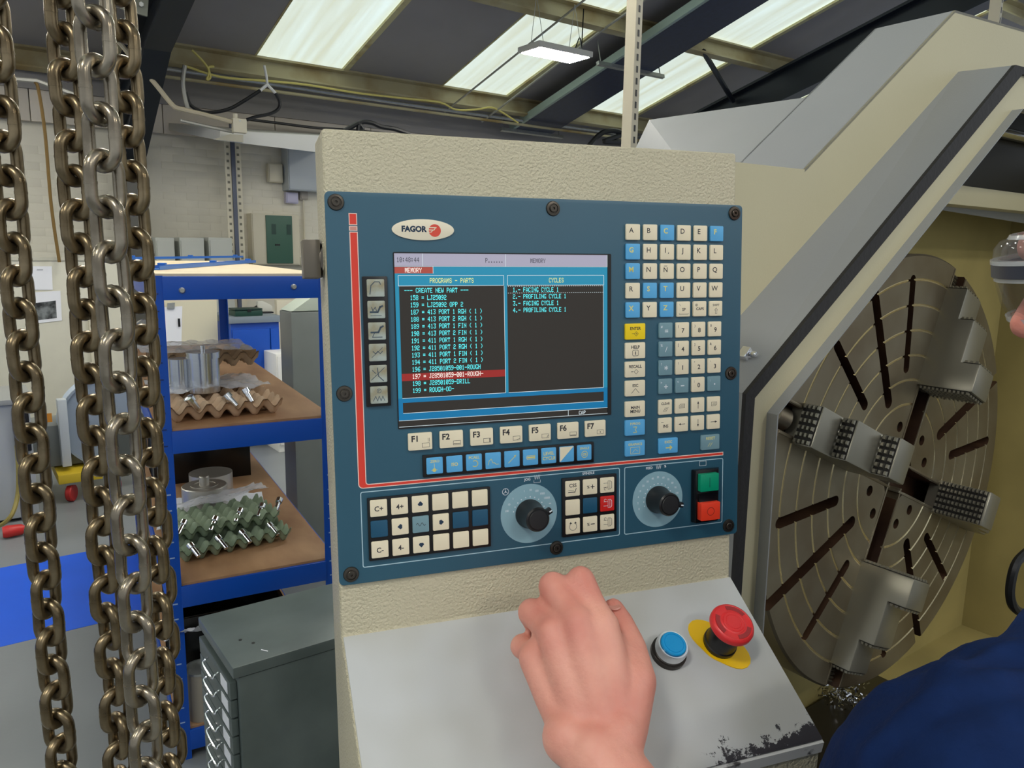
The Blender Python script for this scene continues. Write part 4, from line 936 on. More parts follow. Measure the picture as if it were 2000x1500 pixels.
key(LX, 231.6, 21, 15, m_keyb, multi(T('GRAPHICS', 0, 3.9, 2.2, .02), LN([(-5, 1), (-5, -5.2), (5, -5.2), (5, 1), (-5, 1)], .35), LN([(-3, -4), (0, -1), (3, -3)], .3)), m_inky)
key(317.4, 231.8, 21, 15, m_keyb, multi(T('EXEC', 0, 3.8, 2.4, .02), LN([(-2.5, -2), (2.6, -2)], 1.1), PL([(1.5, .6), (4.4, -2), (1.5, -4.6)])), m_inky)
key(365.2, 231.9, 21, 15, m_keyg, multi(T('RESET', 0, 4, 2.7, .02), LN([(-3, -4), (-.4, -.6)], .4), LN([(-.6, -4), (2, -.6)], .4)), m_inky)
NX, NY = 313.9, 119.9
numr = [[('=', '#', 1), ('7', '(', 0), ('8', ')', 0), ('9', '$', 0)], [('/', '%', 1), ('4', '[', 0), ('5', ']', 0), ('6', '&', 0)], [('*', '?', 1), ('1', '!', 0), ('2', '"', 0), ('3', "'", 0)], [('+', '>', 1), ('-', '<', 1), ('0', ';', 0), ('.', ':', 1)]]
for r, row in enumerate(numr):
    for c, (s, sup, g) in enumerate(row):
        sym = {'=': multi(LN([(-1, .2), (2, .2)], .8), LN([(-1, -1.4), (2, -1.4)], .8)), '-': LN([(-1.2, -.4), (2, -.4)], .9), '+': multi(LN([(-1.4, -.4), (2, -.4)], .9), LN([(.3, -2.1), (.3, 1.3)], .9)), '.': PL(circ(.3, -.4, .8, 10)[:-1]), '*': multi(*[LN([(.4 - 1.9 * math.cos(R(a)), -.2 - 1.9 * math.sin(R(a))), (.4 + 1.9 * math.cos(R(a)), -.2 + 1.9 * math.sin(R(a)))], .7) for a in (90, 30, 150)]), '/': LN([(-.5, -2.6), (1.3, 2)], .6)}
        d = multi(sym.get(s) or T(s, .4, -.6, 4.2, .02), T(sup, -4.7, 3.6, 2.2))
        key(NX + 18.25 * c, NY + 17.9 * r, 14.6, 14.6, m_keyg if g else m_keyc, d, m_inkw if g else m_ink)
arrow = lambda dx, dy: multi(LN([(-dx * 3.4, -dy * 3.4), (dx * 2, dy * 2)], .5), PL([(dx * 3.8, dy * 3.8), (dx * 1.2 - dy * 1.1, dy * 1.2 + dx * 1.1), (dx * 1.2 + dy * 1.1, dy * 1.2 - dx * 1.1)]))
page = lambda f: multi(LN([(-3, -1.9), (3, -1.9), (3, 1.9), (-1.6, 1.9), (-3, .6), (-3, -1.9)] if f else [(-3, 1.9), (3, 1.9), (3, -.6), (1.6, -1.9), (-3, -1.9), (-3, 1.9)], .35), LN([(-2.2, -.9), (2.2, -.9)], .25), LN([(-2.2, 0), (2.2, 0)], .25), LN([(-1.4, .9), (2.2, .9)], .25))
ed = [[multi(T('CLEAR', 0, 3.4, 2.2, .02), *[LN([(-2.6 + k, -4.4), (0 + k, -.4)], .35) for k in (0, 1.5, 3)]), page(1), arrow(0, 1), page(0)], [multi(T('INS', .3, -.8, 2.8, .02), LN([(-4.6, 3), (-2.2, 3)], .4)), arrow(-1, 0), arrow(0, -1), arrow(1, 0)]]
for r, row in enumerate(ed):
    for c, d in enumerate(row): key(NX + 18.25 * c, 193.8 + 17.8 * r, 14.6, 14.6, m_keyc, d)
for i in range(7):
    fx = [LN([(5.8, -.2), (5.8, 4.4)], .35)] if i == 0 else []
    bx = [(1.5, -5.2), (8, -5.2), (8, -1.6), (1.5, -1.6), (1.5, -5.2)]
    inn_ = [[LN([(6.9, -.6), (6.9, 2.6)], .3), LN([(8, -.6), (8, 2.6)], .3)], [LN([(2, -4.2), (7.4, -4.2)], .5)], [LN([(7.2, -4.8), (7.2, -2)], .6)], [LN([(5, -4.8), (7.6, -4)], .35)], [LN([(6.6, -4.6), (7.6, -3)], .4)], [LN([(2.2, -4.6), (7.4, -4.6)], .5)], [PL(circ(4.8, -3.6, .6, 8)[:-1])]][i]
    key(72.6 + 27.8 * i, 209.6, 21, 15, m_keyc, multi(T('F%d' % (i + 1), -5, 2.6, 5.0, .03), LN(bx, .3), *inn_))
# framed key blocks
m_kf = mat('keyframe_black', (16, 15, 15), .35)
def keyframe(x0, y0, x1, y1, h=2.4): return part('key_frame', flat(rrect(x0, y0, x1, y1, .6, 2), ZP, h), m_kf, con, .0004)
def fkey(x, y, mm_, d=None, ink=None): return key(x, y, 14.6, 14.6, mm_, d, ink, ZP + 1.2, 2.4)
keyframe(74.4, 222.1, 237.6, 241.6)
bl = [multi(T('ZERO', 0, 4, 2.2, .02), LN([(-.5, 2), (-.5, -2.5)], .4), PL(circ(-.5, -3.8, 1.7, 10)[:-1]), LN([(-3, -3.8), (2.5, -3.8)], .4)), T('ISO', 0, -.2, 2.8, .02), multi(T('PCALL', 0, 4.4, 2.4, .02), LN(circ(.6, -1.2, 2.7, 12, 120, -130), .7)), LN([(-5, -3.5), (-4, 0), (-2, 1.5), (-.5, -2), (1, -2), (2.5, -3.5), (5, -3.5)], .45), multi(LN([(-3.6, -3.4), (3, 2.6)], .5), PL([(3.8, 3.6), (1.6, 2.8), (3, 1.2)])), multi(LN([(-3.5, -1.6), (-4.5, 0), (-3.5, 1.6), (4, 1.6), (4, -1.6), (-3.5, -1.6)], .4), LN([(-3, 0), (3.4, 0)], 1.4)), multi(T('LEVEL', 0, 2.2, 2.9, .02), T('CYCLE', 0, -2.2, 2.9, .02)), None, multi(T('SINGLE', 0, 4.2, 2, .02), LN(circ(0, -1.6, 3, 14), .5), T('CB', 0, -1.6, 2, .03))]
for i, d in enumerate(bl):
    k_ = fkey(84.6 + 17.86 * i, 231.7 - .04 * i, m_keyb, d, m_inky)
    if i == 7: legend(k_, PL([(-7, -7), (-7, 7), (6.8, 7)]), m_keyc, 2.45)
keyframe(27.6, 68.4, 48.4, 177)
six = [LN([(-5, -5), (-4, 2), (-1, 5), (3, 5), (4, 3)], .7), multi(LN([(-5, -2), (1, -2), (3, 2), (5, 3)], 1.5), LN([(-4, 2), (-3, -1), (-1, 2), (0, -1)], .6), LN([(-5, -5), (4, -5)], .4)), multi(LN([(-5, -1), (1, -1), (3, 3), (5, 4)], 1.5), LN([(-2, -1), (-4, -5), (4, -5)], .6)), multi(LN([(-5, -4), (4, 4)], .4), LN([(-4, 1), (-2, -1), (0, 1), (2, -1), (4, 1)], .6)), multi(LN([(-6, -5), (5, 5)], .5), LN([(-1, 5), (0, -2), (4, -6)], .7), LN([(-5, 3), (-2, 0)], .5)), multi(LN(circ(0, 3.4, 1.8, 10), .4), T('F', 0, 3.4, 2), LN([(-5, -5), (-3, -1), (-1.5, -5), (0, -1), (1.5, -5), (3, -1), (4.5, -5)], .45))]
for i, d in enumerate(six): fkey(38.3, 78 + 17.85 * i, m_keyo, d, mat('ink_slate', (62, 78, 92), .6))
keyframe(25.5, 255.2, 135, 310.2)
tri = lambda dx, dy: PL([(dx * 2.6, dy * 2.6), (-dy * 2.4 - dx * .0, dx * 2.4 - dy * 0), (-dy * 1.4 - dx * 1.6, dx * 1.4 - dy * 1.6), (dy * 1.4 - dx * 1.6, -dx * 1.4 - dy * 1.6), (dy * 2.4, -dx * 2.4)])
J = [[T('C+', 0, -.4, 4.2, .02), T('4+', 0, -.4, 4.2, .02), tri(0, 1), None, None, None], ['b', tri(-1, 0), 'w', tri(1, 0), 'b', 'b'], [T('C-', 0, -.4, 4.2, .02), T('4-', 0, -.4, 4.2, .02), tri(0, -1), None, None, None]]
m_keyp = mat('key_panelblue', (26, 82, 112), .4)
for r, row in enumerate(J):
    for c, d in enumerate(row):
        x, y = 34.8 + 18.05 * c, 264.3 + 18.1 * r
        if d == 'b': fkey(x, y, m_keyp)
        elif d == 'w': fkey(x, y, m_keyg, LN([(-4 + .4 * i, 1.3 * math.sin(i * .62)) for i in range(21)], .4), m_ink)
        else: fkey(x, y, m_keyc, d, m_inknavy if (c in (2,) or r == 1) else m_ink)
keyframe(205.2, 254.4, 261.4, 310.4)
spd = lambda f: multi(LN([(-4, 2), (.5, 2)], .35), LN([(-4, -2), (.5, -2)], .35), LN([(.5, 4), (.5, -4), (2.4, -4), (2.4, 4), (.5, 4)], .35), LN([(3, 4), (4.4, 2.6), (4.4, -2.6), (3, -4)], .4), LN(circ(-2.4, 3.4 * f, 1.2, 8, 20, 300), .35))
Sx = [[multi(T('CSS', 0, 3, 3.2, .02), LN([(-4.4, -1.6), (1, -1.6)], .3), LN([(-4.4, -3.4), (1.6, -3.4)], .8), LN([(2, -3.8), (3.4, 0)], .6)), multi(T('%', -2.2, 0, 2.6, .02), LN([(.6, 0), (4, 0)], .8), LN([(2.3, 1.7), (2.3, -1.7)], .8)), spd(-1)], [None, 'b', 'r'], [multi(LN(circ(0, -.4, 3.6, 20, 110, 430), .4), PL([(-2.4, 4.4), (-3.8, 2.4), (-1.4, 2.6)]), PL([(2.4, 4.4), (3.8, 2.4), (1.4, 2.6)])), multi(T('%', -2.2, 0, 2.6, .02), LN([(.6, 0), (4, 0)], .9)), spd(1)]]
for r, row in enumerate(Sx):
    for c, d in enumerate(row):
        x, y = 215.4 + 17.9 * c, 264.4 + 17.95 * r
        if d == 'b': fkey(x, y, m_keyp)
        elif d == 'r': fkey(x, y, m_keyr, spd(1), m_inkw)
        else: fkey(x, y, m_keyc, d)
# captions on the panel
def cap(s, x, y, h, name='caption', extra=None, bold=.02):
    def d(mb):
        if s: put_text(mb, s, x, -y, h, bold)
        if extra: extra(mb)
    legend(con, d, m_inkw, ZP + .06, name)
zig = lambda x, y: LN([(x, y + 2), (x + .8, y - 2), (x + 1.8, y + 2), (x + 2.8, y - 2), (x + 3.8, y + 2), (x + 4.6, y - 2), (x + 5.4, y + 2)], .35)
cap('JOG', 171.5, 252.4, 2.3, extra=multi(zig(178.6, -251.2), LN([(178, -254), (178, -256.2), (184.4, -256.2), (184.4, -254)], .3)))
cap('SPINDLE', 233, 252.1, 2.3); cap('FEED', 298, 252.7, 2.3, extra=multi(zig(305.5, -252.4))); cap('%', 315.5, 252.4, 2.3)
cap('', 0, 0, 1, 'switch_mark', LN([(354.5, -255.4), (354.5, -251), (362, -251), (362, -255.4), (354.5, -255.4)], .35))
cap('', 0, 0, 1, 'handwheel_mark', multi(LN(circ(150.4, -262, 3, 20), .5), LN([(150.4, -262), (150.4, -259.3)], .4), LN([(150.4, -262), (148.2, -263.6)], .4), LN([(150.4, -262), (152.6, -263.6)], .4), PL(circ(150.4, -262, .8, 8)[:-1])))
# dials
m_dial = mat('dial_paleblue', (142, 178, 190), .42); m_knob = mat('knob_black', (20, 19, 19), .32)
def dial(cx, cy, nums, a0, a1, ptr):
    d = part('dial_plate', flat([(27.6 * math.cos(R(a)), 27.6 * math.sin(R(a))) for a in range(0, 360, 5)], 0, .5), m_dial, con, loc=Q(cx, cy, ZP))
    def dr(mb):
        n = len(nums)
        for i, s in enumerate(nums):
            a = R(a0 + (a1 - a0) * i / (n - 1)); put_poly(mb, circ(15.6 * math.cos(a), 15.6 * math.sin(a), .62, 8)[:-1])
            if s: put_text(mb, s, 22 * math.cos(a), 22 * math.sin(a), 1.9, .012, sx=.9)
    legend(d, dr, m_inkw, .56, 'dial_numbers')
    kb = MB().lathe([(0, .0006), (.0135, .0006), (.0135, .003), (.0118, .006), (.0112, .022), (.010, .0235), (0, .0235)], None, 32)
    kn = part('rotary_knob', kb, m_knob, con, loc=Q(cx, cy, ZP)); a = R(ptr)
    part('knob_cap', MB().lathe([(0, .0236), (.0088, .0236), (.0084, .0244), (0, .0246)], None, 28), mat('knob_cap', (34, 33, 33), .4), kn)
    rot = Matrix.Rotation(a, 4, 'Z')
    part('pointer', MB().bb((.009, -.0025, .017), (.0155, .0025, .0225)).xf(rot), m_knob, kn, .0008)
    part('pointer_mark', MB().bb((.0125, -.0006, .0226), (.0152, .0006, .0229)).xf(rot), m_inkw, kn)
dial(172.9, 284.4, ['100', '10', '1', '', '1', '10', '100', '1000', '10000', '\u221e'], 168, 20, 28)
dial(307.3, 284.5, ['0', '2', '4', '10', '20', '30', '40', '50', '60', '70', '80', '90', '100', '110', '120'], 200, -20, -8)
# start / stop switch block
sw = part('switch_block', MB().prism([Q(x, 0, z) for x, z in ((344.6, ZP), (377.4, ZP), (372, ZP + 7), (346, ZP + 7))], (0, -.0532, 0)).xf(Matrix.Translation((0, -.2582, 0))), m_blackgloss, con, .0012)
gb = part('start_button', flat(rrect(-10.4, -8.7, 10.4, 8.7, .8, 3), 0, 5), mat('button_green', (0, 150, 110), .35), con, .0006, loc=Q(358.6, 270.0, ZP + 7)); legend(gb, LN([(0, -4.6), (0, 4.6)], .6), mat('ink_darkgreen', (0, 70, 56), .5), 5.05)
rb = part('stop_button', flat(rrect(-10.8, -8.9, 10.8, 8.9, .8, 3), 0, 7), mat('button_red', (236, 64, 36), .35), con, .0006, loc=Q(358.8, 298.6, ZP + 7)); legend(rb, LN(circ(0, 0, 3.9, 24), .55), mat('ink_darkred', (140, 30, 20), .5), 7.05)
part('switch_bridge', MB().prism([Q(348.6, d, z) for d, z in ((281.4, ZP + 7), (281.4, ZP + 9.5), (286, ZP + 8.4), (290.6, ZP + 9.5), (290.6, ZP + 7))], (.0216, 0, 0)), m_blackgloss, con, .0004)
# ------------------------------------------------------------------ screen
m_bez = mat('bezel_black', (18, 17, 16), .4)
part('screen_bezel', ring(rrect(54, 48.2, 256.6, 198, 1, 3), rrect(54.9, 49, 253, 196.6, .3, 3), ZP - .2, 1.0), m_bez, con)
m_lcd = mat('lcd_dark', (52, 45, 37), .3)  # brownish ambient reflection put into the base colour of the glass
lcd = part('screen', flat([(54.6, 48.9), (253.4, 48.9), (253.4, 197), (54.6, 197)], ZP, .25), m_lcd, con)
def em(name, rgb, st=1.0): return glow('lcd_' + name, rgb, st * .42, tuple(int(c * .55) for c in rgb))
e_grey = em('lavender', (196, 192, 214), 1.0); e_cy = em('cyan', (36, 160, 200), 1.0); e_cyd = em('cyan_deep', (0, 132, 190), 1.0); e_red = em('red', (176, 40, 34), 1.0); e_tab = em('tab', (196, 84, 70), 1.0); e_w = em('white', (222, 236, 240), 1.4)
e_tc = em('text_cyan', (96, 244, 250), 1.8); e_ty = em('text_yellow', (226, 236, 150), 1.5); e_td = mat('lcd_text_dark', (84, 82, 96), .4); e_tw = em('text_white', (250, 236, 226), 1.8)
ZS = ZP + .27
def fill(nm, x0, y0, x1, y1, m, k=0): part(nm, flat([(x0, y0), (x1, y0), (x1, y1), (x0, y1)], ZS + k * .04, .02), m, lcd)
fill('screen_field', 54.7, 49.2, 252.9, 59.6, e_grey)
fill('screen_field', 54.7, 60.3, 252.9, 76.6, e_cy)
for x0, x1 in ((54.7, 58.4), (152.0, 154.6), (248.8, 252.9)): fill('screen_field', x0, 76.6, x1, 171.8, e_cy)
fill('screen_field', 54.7, 171.8, 252.9, 175.6, e_cyd); fill('screen_field', 54.7, 175.6, 58.8, 184.6, e_cyd); fill('screen_field', 249, 175.6, 252.9, 184.6, e_cyd); fill('screen_field', 54.7, 184.6, 252.9, 190.8, e_cyd)
fill('screen_field', 54.9, 60.5, 88, 65.9, e_tab, 1); fill('screen_field', 58.6, 150.7, 151.8, 156.9, e_red, 1)
def sl(x0, y0, x1, y1, w=.4, k=2):
    fill('screen_line', min(x0, x1) - (w / 2 if x0 == x1 else 0), min(y0, y1) - (w / 2 if y0 == y1 else 0), max(x0, x1) + (w / 2 if x0 == x1 else 0), max(y0, y1) + (w / 2 if y0 == y1 else 0), e_w, k)
for a in ((54.7, 60, 252.9, 60), (79.2, 49.2, 79.2, 60), (153.6, 49.2, 153.6, 60), (252.7, 49.2, 252.7, 60), (88.1, 60, 88.1, 66), (57.9, 67.6, 151.5, 67.6), (57.9, 67.6, 57.9, 76.4), (151.5, 67.6, 151.5, 76.4), (57.9, 76.4, 151.5, 76.4), (155.1, 67.6, 249.2, 67.6), (155.1, 67.6, 155.1, 76.4), (249.2, 67.6, 249.2, 76.4), (155.1, 76.4, 249.2, 76.4), (58.5, 171.7, 151.8, 171.7), (151.8, 77, 151.8, 171.7), (154.7, 171.7, 248.7, 171.7), (248.7, 77, 248.7, 171.7), (58.8, 184.6, 249, 184.6), (54.7, 190.9, 252.9, 190.9), (212.7, 191, 212.7, 196.4), (54.7, 196.3, 252.9, 196.3)): sl(*a)
for y in (77.2, 83.2):
    q = 155.4
    while q < 248: sl(q, y, q + 1, y, .4); q += 2.1
FONT = {' ': '0000000000', '(': '001C224100', ')': '0041221C00', '-': '0808080808', '.': '0060600000', ':': '0036360000', '=': '1414141414', '0': '3E5149453E', '1': '00427F4000', '2': '7249494946', '3': '2141494D33', '4': '1814127F10', '5': '2745454539', '6': '3C4A494931', '7': '4121110907', '8': '3649494936', '9': '464949291E', 'A': '7C1211127C', 'B': '7F49494936', 'C': '3E41414122', 'D': '7F4141413E', 'E': '7F49494941', 'F': '7F09090901', 'G': '3E41415173', 'H': '7F0808087F', 'I': '00417F4100', 'J': '2040413F01', 'K': '7F08142241', 'L': '7F40404040', 'M': '7F021C027F', 'N': '7F0408107F', 'O': '3E4141413E', 'P': '7F09090906', 'R': '7F09192946', 'S': '2649494932', 'T': '03017F0103', 'U': '3F4040403F', 'V': '1F2040201F', 'W': '3F4038403F', 'Y': '0304780403', ',': '0050300000'}
def lcd_text(s, x, y, m, pitch=2.46, h=4.1):
    """blocky screen text: left edge of the first cell x, vertical centre y"""
    mb = MB(); pw = pitch / 6.1; phh = h / 7
    for i, ch in enumerate(s):
        cols = [int(FONT[ch][2 * k:2 * k + 2], 16) for k in range(5)]
        for k, b in enumerate(cols):
            j = 0
            while j < 7:
                if b >> j & 1:
                    e = j
                    while e < 7 and b >> e & 1: e += 1
                    X0 = x + i * pitch + k * pw; Y0 = y - h / 2 + j * phh; Y1 = y - h / 2 + e * phh
                    mb.add([Q(X0, Y1, 0), Q(X0 + pw * 1.12, Y1, 0), Q(X0 + pw * 1.12, Y0, 0), Q(X0, Y0, 0)], [(0, 1, 2, 3)])
                    j = e
                else: j += 1
    obj('screen_text', flatmesh(mb, 'screen_text', m), lcd, (0, 0, (ZS + .16) * mmf))
lcd_text('10:48:44', 57, 54.5, e_td); lcd_text('P......', 135, 54.7, e_td, 2.4); lcd_text('MEMORY', 177, 54.8, e_td)
lcd_text('MEMORY', 63.8, 63.2, e_tw); lcd_text('PROGRAMS - PARTS', 85, 72, e_ty); lcd_text('CYCLES', 194.6, 72, e_ty)
lst = ['158 = LJ25092', '159 = LJ25092 OPP 2', '187 = 413 PORT 1 RGH ( 1 )', '188 = 413 PORT 2 RGH ( 1 )', '189 = 413 PORT 1 FIN ( 1 )', '190 = 413 PORT 2 FIN ( 1 )', '191 = 411 PORT 1 RGH ( 1 )', '192 = 411 PORT 2 RGH ( 1 )', '193 = 411 PORT 1 FIN ( 1 )', '194 = 411 PORT 2 FIN ( 1 )', '196 = J28501059-001-ROUGH', '197 = J28501059-001-ROUGH-', '198 = J28501059-DRILL', '199 = ROUGH-OD-']
lcd_text('--- CREATE NEW PART ---', 62.8, 80.2, e_tc)
for i, s in enumerate(lst): lcd_text(s, 67.6, 86.3 + 6.09 * i, e_tw if i == 11 else e_tc)
for i, s in enumerate(('1.- FACING CYCLE 1', '2.- PROFILING CYCLE 1', '3.- FACING CYCLE 1', '4.- PROFILING CYCLE 1')): lcd_text(s, 160, 80.3 + 6 * i, e_tc)
lcd_text('CAP', 223.4, 194.0, e_w, 2.4, 3.4)
# ------------------------------------------------------------------ buttons on the sloping desk
DKW = frame(hx, EX, -DV, DN)
def dkp(px, py): q = DKW.inverted() @ onP(px, py, hx + DN * .0022, DN); return q.x, q.y
bx_, by_ = dkp(1304, 1277)
BF = PF.inverted() @ DKW @ Matrix.Translation((bx_, by_, .0023))
def cpart(nm, mb, m, par=con, M=None, bev=0):
    o = part(nm, mb, m, par, bev)
    if M is not None: o.matrix_local = M
    return o
kr = MB().lathe([(0, 0), (.0165, 0), (.0165, .0045), (.0145, .0045), (.014, .005), (0, .005)], None, 40)
bt = cpart('button_collar', kr, mat('collar_dark', (60, 56, 52), .4, .7), con, BF)
cpart('chrome_bezel', MB().lathe([(.0145, .005), (.0148, .006), (.0148, .014), (.0138, .0162), (.0122, .0162), (.0122, .0052), (.0145, .005)], None, 40), m_chrome, bt)
cpart('blue_button', MB().lathe([(0, .0055), (.0119, .0055), (.0119, .0175), (.0112, .0182), (.0094, .0182), (.0092, .0178), (.0088, .0178), (.0086, .0182), (0, .0184)], None, 40), mat('button_blue', (0, 150, 214), .3), bt)
ex_, ey2 = dkp(1404, 1258)
EF = PF.inverted() @ DKW @ Matrix.Translation((ex_, ey2, .0023))
yp = []
for a in range(0, 360, 10):
    c, s = math.cos(R(a)), math.sin(R(a)); r_ = .0185 + .0135 * abs(math.cos(R(a + 52))) ** 4; yp.append((r_ * c, r_ * s, 0))
es = cpart('yellow_plate', MB().prism(yp, (0, 0, .0008)), mat('plate_yellow', (244, 196, 0), .45), con, EF)
cpart('stop_body', MB().lathe([(0, .001), (.0158, .001), (.0158, .005), (.0148, .006), (.0142, .022), (.012, .0285), (0, .0285)], None, 36), m_knob, es)
mh = cpart('emergency_stop_head', MB().lathe([(0, .026), (.014, .026), (.019, .029), (.0205, .031), (.0205, .0345), (.0195, .0365), (.0178, .0375), (.0172, .0371), (.0118, .0371), (.0112, .0376), (.0104, .0378), (.0100, .0374), (.0096, .0374), (.0092, .0379), (.0076, .038), (.0073, .0376), (.0070, .0376), (.0067, .038), (0, .0382)], None, 48), mat('stop_red', (226, 50, 52), .35), es)
for a0 in (20, 140, 260):
    pts = [(.0168 * math.cos(R(a)), .0168 * math.sin(R(a)), .0372) for a in range(a0, a0 + 71, 10)] + [(.0128 * math.cos(R(a)), .0128 * math.sin(R(a)), .0372) for a in range(a0 + 70, a0 - 1, -10)]
    cpart('turn_arrow', MB().prism(pts, (0, 0, .0003)), mat('arrow_darkred', (160, 44, 46), .5), mh)
# ================================================================== chains in the foreground
m_chain = mat('chain_bronze_steel', (150, 134, 106), .3, .9, rgb2=(96, 82, 60), vs=40, thr=(.3, .7), rvar=.1)
m_chain2 = mat('chain_bright_steel', (170, 160, 142), .28, .92, rgb2=(118, 108, 92), vs=40, thr=(.3, .7), rvar=.1)
def link_mesh(pitch, d, w, m):
    """one stadium-shaped link: inner length = pitch, wire d, outer width w; long axis along z"""
    r = (w - d) / 2; hl = (pitch + d) / 2 - r; pts = []
    for i in range(13): a = math.pi * i / 12; pts.append((r * math.cos(a), 0, hl + r * math.sin(a)))
    for i in range(13): a = math.pi + math.pi * i / 12; pts.append((r * math.cos(a), 0, -hl + r * math.sin(a)))
    mb = MB().tube(pts, d / 2, 12, closed=True)
    # weld seam
    mb.tube([(-r, 0, -.0012), (-r, 0, .0012)], d / 2 * 1.05, 12)
    return mb.mesh('chain_link', m)
def chain(label, ax, dep, pitch, d, w, m, ytop, a0, twist):
    """ax: image point on the chain axis (mid height) at depth dep; ytop: image y of the top of one link"""
    p = at(ax[0], ax[1], dep); lm_ = link_mesh(pitch, d, w, m)
    # z of that link's top on the vertical line through p
    r0 = CAM; lo, hi = p.z - .6, p.z + .6
    def py(z): q = RW.T @ (np.array((p.x, p.y, z)) - CAM); return 750 + FPX * q[1] / q[2]
    for _ in range(50):
        mid = (lo + hi) / 2
        if py(mid) > ytop: lo = mid
        else: hi = mid
    zc = mid - (pitch / 2 + d)
    t = thing('hoist_chain', label, 'chain', loc_frame((p.x, p.y, 1.0)), 'lifting chains hanging at the left')
    zc += math.ceil((2.35 - zc) / pitch) * pitch; k = 0; z = zc
    kk = round((zc - (mid - pitch / 2 - d)) / pitch)
    while z > .78:
        i = k - kk
        o = obj('chain_link', lm_, t, (0, 0, z - 1.0)); o.rotation_euler = (R(random.uniform(-2, 2)), 0, R(a0 + 90 * (i % 2) + twist * max(0, i + 3) + random.uniform(-5, 5)))
        z -= pitch; k += 1
chain('bronze steel chain hanging at the far left edge', (52, 750), .735, .0302, .0108, .036, m_chain, 642, 51, .0)
chain('bronze steel chain behind and left of the bright one', (178, 750), .735, .0305, .0108, .036, m_chain, 645, 47, -1.3)
chain('bright long-link steel chain in front of the others', (234, 750), .62, .0345, .0095, .035, m_chain2, 640, 45, .0)
chain('bronze steel chain nearest the blue rack post', (284, 750), .735, .0300, .0106, .036, m_chain, 632, 44, -1.3)
# ================================================================== person at the right (reaching hand, shoulder, face with safety glasses)
def cw(x, y, z): return V(CAM + RW @ np.array((x, y, z)))
def ellipsoid(mb, M, n=16):
    prof = [(max(1e-9, math.sin(math.pi * i / n)) if 0 < i < n else 0, -math.cos(math.pi * i / n)) for i in range(n + 1)]
    mb.lathe(prof, M, 2 * n)
def caps(mb, pts, n=12):
    """chain of tapered capsules: [(point, radius), ...]"""
    for p, r in pts: ellipsoid(mb, Matrix.Translation(V(p)) @ Matrix.Diagonal((r, r, r, 1)), 8)
    for (p, r), (q, s) in zip(pts, pts[1:]): mb.cyl(p, q, r, s, n)
def blob(name, mb, m, parent, voxel, sm=6, disp=None):
    me = mb.mesh(name, m); o = obj(name, me, parent)
    r = o.modifiers.new('r', 'REMESH'); r.mode = 'VOXEL'; r.voxel_size = voxel
    s = o.modifiers.new('s', 'SMOOTH'); s.iterations = sm; s.factor = .5
    for sc, st in disp or []:
        tx = bpy.data.textures.new('folds', 'CLOUDS'); tx.noise_scale = sc; tx.noise_depth = 2
        d = o.modifiers.new('d', 'DISPLACE'); d.texture = tx; d.strength = st; d.mid_level = .5; d.texture_coords = 'LOCAL'
    bpy.context.view_layer.update()
    nm = bpy.data.meshes.new_from_object(o.evaluated_get(bpy.context.evaluated_depsgraph_get()))
    o.modifiers.clear(); old = o.data; o.data = nm; bpy.data.meshes.remove(old)
    nm.name = name
    nm.materials.clear(); nm.materials.append(m)
    for p in nm.polygons: p.use_smooth = True
    return o
def skin_mat():
    m = mat('skin', (230, 166, 146), .5, rgb2=(212, 134, 118), vs=22, thr=(.3, .72), bump=.25, bs=260)
    b = m.node_tree.nodes['Principled BSDF']; b.inputs['Subsurface Weight'].default_value = .12; b.inputs['Subsurface Radius'].default_value = (.01, .004, .002); b.inputs['Subsurface Scale'].default_value = .5
    return m
m_skin = skin_mat()
m_navy = mat('navy_fleece', (18, 39, 82), .9, var=.18, vs=30, bump=.5, bs=220, spec=.15)
HC = cw(.497, -.092, .575)                         # centre of the head at eye level
FW = (V(RW @ np.array((-1, .12, .1)))).normalized(); LF = Z_.cross(FW).normalized(); UPH = FW.cross(LF).normalized()
HF = frame(HC, FW, LF, UPH)
foot = V((HC.x + .12, HC.y - .1, 0))
per = thing('person', 'person in a navy sweatshirt and clear safety glasses reaching to the console', 'person', loc_frame(foot))
def P(v): return V(v) - foot
def hp(f, l, u): return P(HF @ V((f, l, u)))
def he(mb, c, r): ellipsoid(mb, Matrix.Translation(-foot) @ HF @ Matrix.Translation(c) @ Matrix.Diagonal((*r, 1)))
sk = MB()
he(sk, (-.01, 0, .045), (.098, .076, .085)); he(sk, (.033, 0, -.03), (.062, .062, .088)); he(sk, (.06, 0, -.1), (.032, .036, .026))
caps(sk, [(hp(.086, 0, .004), .008), (hp(.101, 0, -.022), .010), (hp(.107, 0, -.034), .0115)])
for s in (-1, 1):
    caps(sk, [(hp(.099, s * .011, -.038), .008)]); caps(sk, [(hp(.062, s * .036, -.04), .027)])
    he(sk, (-.012, s * .078, -.012), (.02, .011, .032))
caps(sk, [(hp(.078, -.036, .022), .014), (hp(.084, 0, .018), .012), (hp(.078, .036, .022), .014)])
caps(sk, [(hp(.086, -.02, -.068), .008), (hp(.092, 0, -.066), .009), (hp(.086, .02, -.068), .008)])
nb_ = HF @ V((-.04, 0, -.2))
caps(sk, [(hp(-.02, 0, -.09), .056), (P(nb_), .058)])
SL_ = cw(.318, .300, .49); EL = cw(.215, .46, .43); WR = at(1166, 1475, .565)
SR = nb_ + (nb_ - SL_) * .8; SR.z = SL_.z + .02
chest = (SL_ + SR) / 2 - Z_ * .15; pel = V((foot.x, foot.y, .95))
caps(sk, [(P(nb_), .055), (P(chest), .08), (P(pel), .09)])
caps(sk, [(P(nb_ - Z_ * .05), .05), (P(SL_), .05), (P(EL), .036)])
